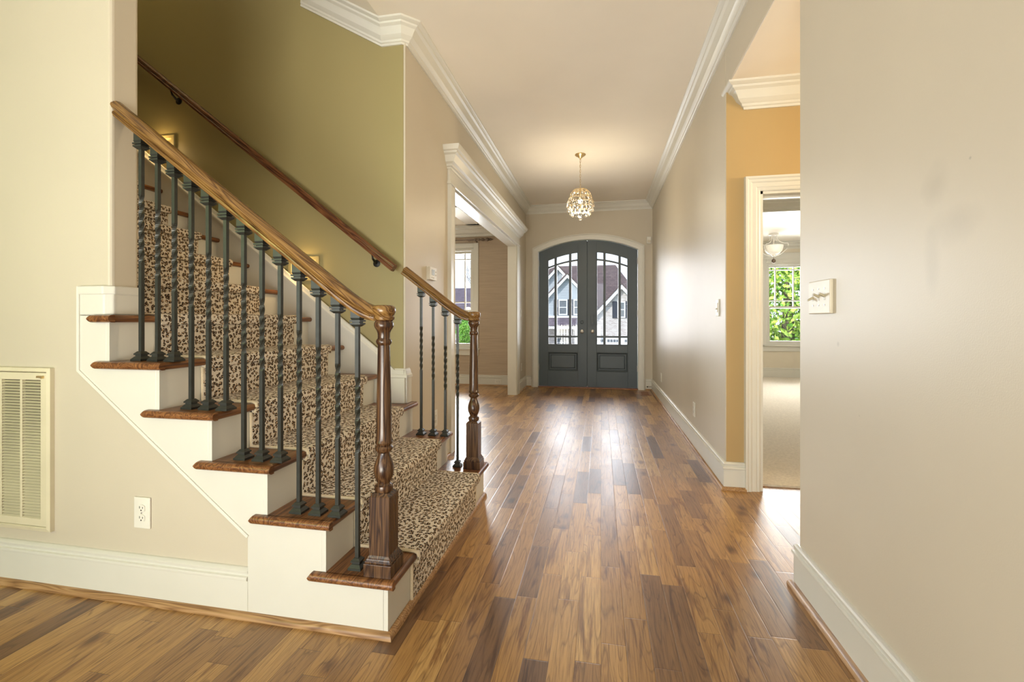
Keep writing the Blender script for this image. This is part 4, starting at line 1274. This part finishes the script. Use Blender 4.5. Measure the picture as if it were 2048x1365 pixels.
# ------------------------------------------------------------------ bedroom semi flush light
LX, LY, LZ = 2.96, 8.68, 2.62
t = thing('ceiling_light', 'semi flush bowl ceiling light with curved metal arms in the bedroom', 'ceiling light', (LX, LY, 2.1))
build('canopy', MB().lathe([(0.075, LZ), (0.077, LZ - 0.02), (0.06, LZ - 0.032), (0.02, LZ - 0.04), (0.001, LZ - 0.041)], LX, LY, 20), M['bnickel'], t, smooth=40)
for q in range(4):
    a = PI / 4 + q * PI / 2
    m = MB()
    pr = [(0.05, LZ - 0.03), (0.065, LZ - 0.10), (0.10, LZ - 0.15), (0.17, LZ - 0.185), (0.235, LZ - 0.195), (0.245, LZ - 0.23), (0.215, LZ - 0.29), (0.15, LZ - 0.345), (0.08, LZ - 0.375), (0.02, LZ - 0.385)]
    m.tube([(LX + r * math.cos(a), LY + r * math.sin(a), z) for r, z in pr], 0.0075, 6)
    build('arm', m, M['bnickel'], t, smooth=60)
build('bowl', MB().lathe([(0.150, LZ - 0.205), (0.148, LZ - 0.24), (0.13, LZ - 0.30), (0.09, LZ - 0.345), (0.03, LZ - 0.365), (0.028, LZ - 0.36), (0.087, LZ - 0.340), (0.126, LZ - 0.297), (0.144, LZ - 0.24), (0.146, LZ - 0.205)], LX, LY, 24), M['lampglass'], t, smooth=60)
build('hub', MB().lathe([(0.012, LZ - 0.04), (0.012, LZ - 0.30), (0.03, LZ - 0.36), (0.035, LZ - 0.385), (0.015, LZ - 0.40), (0.001, LZ - 0.405)], LX, LY, 14), M['bnickel'], t, smooth=40)
for q in range(3):
    a = PI / 2 + q * 2 * PI / 3
    build('bulb', MB().ball((LX + 0.07 * math.cos(a), LY + 0.07 * math.sin(a), LZ - 0.27), 0.022, 10, 8, 1.4), M['bulb'], t, smooth=60)
fin = MB().tube([(LX, LY, LZ - 0.40), (LX, LY, LZ - 0.44)], 0.004, 6)
fin.ball((LX, LY, LZ - 0.475), 0.034, 12, 8, 1.15)
build('finial_ball', fin, M['bronze'], t, smooth=50)

# ------------------------------------------------------------------ dining curtain rod
RZ, RYY = 2.462, YB - 0.10
t = thing('curtain_rod', 'bronze curtain rod with turned finial above the dining window', 'curtain rod', (-2.0, YB, RZ))
build('pole', MB().tube([(-3.7, RYY, RZ), (-2.02, RYY, RZ)], 0.011, 10), M['bronze'], t, smooth=60)
f = MB()
prof = [(0.012, 0.0), (0.020, 0.005), (0.020, 0.03), (0.012, 0.035), (0.012, 0.06), (0.022, 0.065), (0.024, 0.085), (0.022, 0.105), (0.012, 0.11), (0.012, 0.13), (0.026, 0.14), (0.030, 0.165), (0.022, 0.19), (0.012, 0.2), (0.024, 0.21), (0.014, 0.24), (0.001, 0.27)]
vs = MB().lathe(prof, 0, 0, 12)
f.add([(-2.03 + z, RYY + y, RZ + x) for x, y, z in vs.v], vs.f)
build('finial', f, M['bronze'], t, smooth=40)
for x in (-2.075, -3.3):
    build('bracket', MB().box(x - 0.009, x + 0.009, RYY - 0.012, YB - 0.004, RZ - 0.018, RZ - 0.008).box(x - 0.012, x + 0.012, YB - 0.012, YB - 0.004, RZ - 0.055, RZ + 0.04).tube([(x, RYY, RZ - 0.018), (x, RYY, RZ + 0.02)], 0.016, 10), M['bronze'], t)
rings = MB()
for q in range(5):
    x = -2.12 - q * 0.018
    rings = MB().tube([(x, RYY + 0.020 * math.cos(2 * PI * i / 14), RZ - 0.008 + 0.020 * math.sin(2 * PI * i / 14)) for i in range(15)], 0.0025, 5)
    build('ring', rings, M['bronze'], t)

# ------------------------------------------------------------------ outdoors
struct('lawn', MB().box(-40, 40, YB + 0.2, 33.5, -0.9, -0.6).box(6.6, 40, -5, YB + 0.2, -0.9, -0.6), M['lawn'], 'front lawn outside the house', 'lawn')
struct('driveway', MB().box(-40, 40, 33.5, 75, -3.1, -2.8).prism([(33.4, -0.7), (37, -2.8), (33.4, -2.8)], 'x', -40, 40), M['asphalt'], 'paved street and driveway in front of the neighbouring house', 'driveway')

def house_window(parent, x0, x1, z0, z1, y, shut=True):
    fr = build('window', MB().sweep([(x0, z0), (x1, z0), (x1, z1), (x0, z1)], [(0, 0), (0, 0.08), (0.09, 0.08), (0.09, 0)], EX, EZ, (0, -1, 0), (0, y, 0), closed=True).box(x0, x1, y - 0.06, y, (z0 + z1) / 2 - 0.03, (z0 + z1) / 2 + 0.03), M['ext_white'], parent)
    build('pane', MB().box(x0 + 0.02, x1 - 0.02, y - 0.03, y - 0.01, z0 + 0.02, z1 - 0.02), M['win_dark'], fr)
    if shut:
        for a, b in ((x0 - 0.42, x0 - 0.03), (x1 + 0.03, x1 + 0.42)):
            build('shutter', MB().box(a, b, y - 0.07, y, z0 - 0.03, z1 + 0.03), M['shutter'], parent, bevel=0.01)
def gable(parent, cx, za, hw, slope, zb, y, depth, wall, rake=0.26):
    ze = za - hw * slope
    build('gable_wall', MB().prism([(cx - hw + 0.25, zb), (cx + hw - 0.25, zb), (cx + hw - 0.25, ze + 0.15), (cx, za - 0.15), (cx - hw + 0.25, ze + 0.15)], 'y', y, y + depth), wall, parent)
    n_ = rake * math.sqrt(1 + slope * slope)
    build('rake_board', MB().prism([(cx - hw, ze), (cx, za), (cx + hw, ze), (cx + hw, ze - n_), (cx, za - n_), (cx - hw, ze - n_)], 'y', y - 0.30, y - 0.18), M['ext_white'], parent)
    build('roof', MB().prism([(cx - hw - 0.05, ze + 0.02), (cx, za + 0.08), (cx + hw + 0.05, ze + 0.02), (cx + hw + 0.05, ze - 0.10), (cx, za - 0.08), (cx - hw - 0.05, ze - 0.10)], 'y', y - 0.33, y + depth + 0.3), M['roof'], parent)

hs_ = thing('house', 'neighbouring house with blue grey siding and brick gables across the street', 'house', (-1.5, 42, -2.8))
rf = MB()
# main hipped roof
rA, rB = -7.5, 1.35
e0, e1, yr, ye_, zr, ze = -9.5, 4.2, 44.6, 40.4, 6.45, 2.0
rf.add([(rA, yr, zr), (rB, yr, zr), (e0, ye_, ze), (e1, ye_, ze), (e0, 49, ze), (e1, 49, ze)], [(0, 2, 3, 1), (1, 3, 5), (0, 1, 5, 4), (0, 4, 2), (2, 4, 5, 3)])
build('main_roof', rf, M['roof'], hs_)
build('main_wall', MB().box(-9.2, 3.9, 40.8, 48.6, -2.8, 2.05), M['siding'], hs_)
gable(hs_, -3.72, 5.99, 2.3, 1.12, 1.4, 40.05, 3.2, M['siding'])
gable(hs_, -2.83, 5.17, 2.3, 1.06, 1.4, 39.4, 2.4, M['siding'])
build('gable_vent', MB().box(-3.35, -3.15, 39.95, 40.04, 4.75, 5.15), M['ext_white'], hs_, bevel=0.05)
house_window(hs_, -3.60, -2.84, 1.60, 2.92, 39.4)
house_window(hs_, -2.32, -1.75, 1.60, 2.92, 39.4)
build('belt_board', MB().box(-5.1, -0.6, 39.3, 39.42, 1.36, 1.52), M['ext_white'], hs_)
# porch
pr_ = MB().prism([(39.45, 1.40), (38.2, 0.74), (38.2, 0.66), (39.45, 1.30)], 'x', -6.2, -0.55)
build('porch_roof', pr_, M['roof2'], hs_)
build('porch_beam', MB().box(-6.2, -0.55, 38.25, 38.45, 0.42, 0.72), M['ext_white'], hs_)
for x in (-6.0, -4.5, -2.05, -0.75):
    build('porch_column', MB().box(x - 0.12, x + 0.12, 38.25, 38.49, -2.8, 0.45), M['ext_white'], hs_)
build('porch_wall', MB().box(-6.2, -0.6, 39.42, 39.6, -2.8, 1.4), M['brick'], hs_)
house_window(hs_, -3.9, -2.5, -1.6, 0.05, 39.42, False)
# brick gable and garage
gable(hs_, 1.70, 4.22, 2.55, 1.10, -2.8, 39.4, 2.4, M['brick'], 0.30)
house_window(hs_, 1.36, 2.00, 1.36, 2.72, 39.4)
gd = build('garage_door', MB().box(-0.5, 3.9, 39.28, 39.39, -2.8, -0.33), M['ext_white'], hs_)
for x in (-0.45, -0.20, 0.05, 0.52, 0.77, 1.02, 1.27, 1.95, 2.20, 2.45):
    build('pane', MB().box(x, x + 0.20, 39.26, 39.29, -0.70, -0.48), M['win_dark'], gd)

h2 = thing('house', 'plum roofed house seen through the dining room window', 'house', (-13, 42, -2.8))
rf = MB().add([(-19, 47, 4.6), (-11.2, 47, 4.6), (-21, 40, 0.4), (-9.6, 40, 0.4), (-21, 54, 0.4), (-9.6, 54, 0.4)], [(0, 2, 3, 1), (1, 3, 5), (0, 1, 5, 4), (0, 4, 2), (2, 4, 5, 3)])
build('roof', rf, M['roof2'], h2)
build('wall', MB().box(-20.6, -10.0, 40.4, 53.6, -2.8, 0.4), M['brick'], h2)
house_window(h2, -12.6, -11.8, -0.8, 0.2, 40.4, False)

def leaves(center, rad, n, size, shell=0.5):
    m = MB()
    for _ in range(n):
        while True:
            p = Vector((random.uniform(-1, 1), random.uniform(-1, 1), random.uniform(-1, 1)))
            if shell < p.length < 1: break
        wob = 1 + 0.18 * math.sin(5 * p.x + 3 * p.z) * math.cos(4 * p.y)
        q = Vector((center[0] + p.x * rad[0] * wob, center[1] + p.y * rad[1] * wob, center[2] + p.z * rad[2] * wob))
        a = Vector((random.gauss(0, 1), random.gauss(0, 1), random.gauss(0, 1))).normalized()
        b = a.cross(Vector((random.gauss(0, 1), random.gauss(0, 1), random.gauss(0, 1)))).normalized()
        c_ = a.cross(b) * 0.18
        s = size * random.uniform(0.6, 1.3)
        m.add([q - a * s, q - b * s * 0.5 + c_ * s, q + a * s, q + b * s * 0.5 + c_ * s], [(0, 1, 2), (0, 2, 3)])
    return m
def tree(name, label, x, y, zc, rad, n, size, mat, zbase=-0.6, cat='tree', group=None):
    t = thing(name, label, cat, (x, y, zbase), group)
    build('foliage', leaves((x, y, zc), rad, n, size, 0.35), mat, t)
    tr = MB().tube([(x, y, zbase), (x + 0.03, y, zc - rad[2] * 0.3), (x, y + 0.05, zc + rad[2] * 0.4)], [0.10 * rad[0] + .02, 0.07 * rad[0] + .02, 0.02], 8)
    build('trunk', tr, M['bark'], t, smooth=50)
    return t
tree('leafy_tree', 'dense green leafy tree filling the bedroom window', 4.75, 13.0, 1.6, (2.0, 1.2, 2.4), 9000, 0.085, M['leaf'])
tree('leafy_tree', 'second green tree just right of the bedroom window', 9.2, 15.5, 1.8, (1.9, 1.3, 2.5), 4000, 0.09, M['leaf'])
tree('green_shrub', 'bright green shrub in the mulch outside the dining window', -9.15, 30.0, 0.36, (0.62, 0.55, 0.95), 2600, 0.075, M['leaf_shrub'], -0.55, 'shrub')
struct('mulch_bed', MB().prism([(28.6, -0.6), (33.2, -0.6), (33.2, -0.35), (30.6, -0.36)], 'x', -16, -7.4), M['mulch'], 'brown mulch bed around the shrub', 'garden bed')
def bare_tree(x, y, z0, h, label):
    t = thing('bare_tree', label, 'tree', (x, y, z0), 'bare trees on the skyline')
    m = MB()
    def br(p, d, l, r, lev):
        q = p + d * l
        m.tube([p, (p + q) / 2 + Vector((random.uniform(-.04, .04), 0, 0)) * l, q], [r, r * 0.8, r * 0.6], 5)
        if lev:
            for _ in range(4 if lev > 1 else 3):
                nd = (d + Vector((random.uniform(-.8, .8), random.uniform(-.5, .5), random.uniform(-.1, .6)))).normalized()
                br(p + d * l * random.uniform(0.5, 1.0), nd, l * 0.62, r * 0.5, lev - 1)
    br(Vector((x, y, z0)), Vector((0, 0, 1)), h * 0.42, 0.16, 4)
    build('branches', m, M['bark'], t)
bare_tree(-15.5, 58, -2.0, 12, 'leafless tree at the left of the skyline over the plum roof')
bare_tree(-24.5, 59, -2.0, 12, 'leafless tree further left over the plum roof')
bare_tree(-20.0, 72, -2.0, 13, 'leafless tree standing behind the others on the skyline')
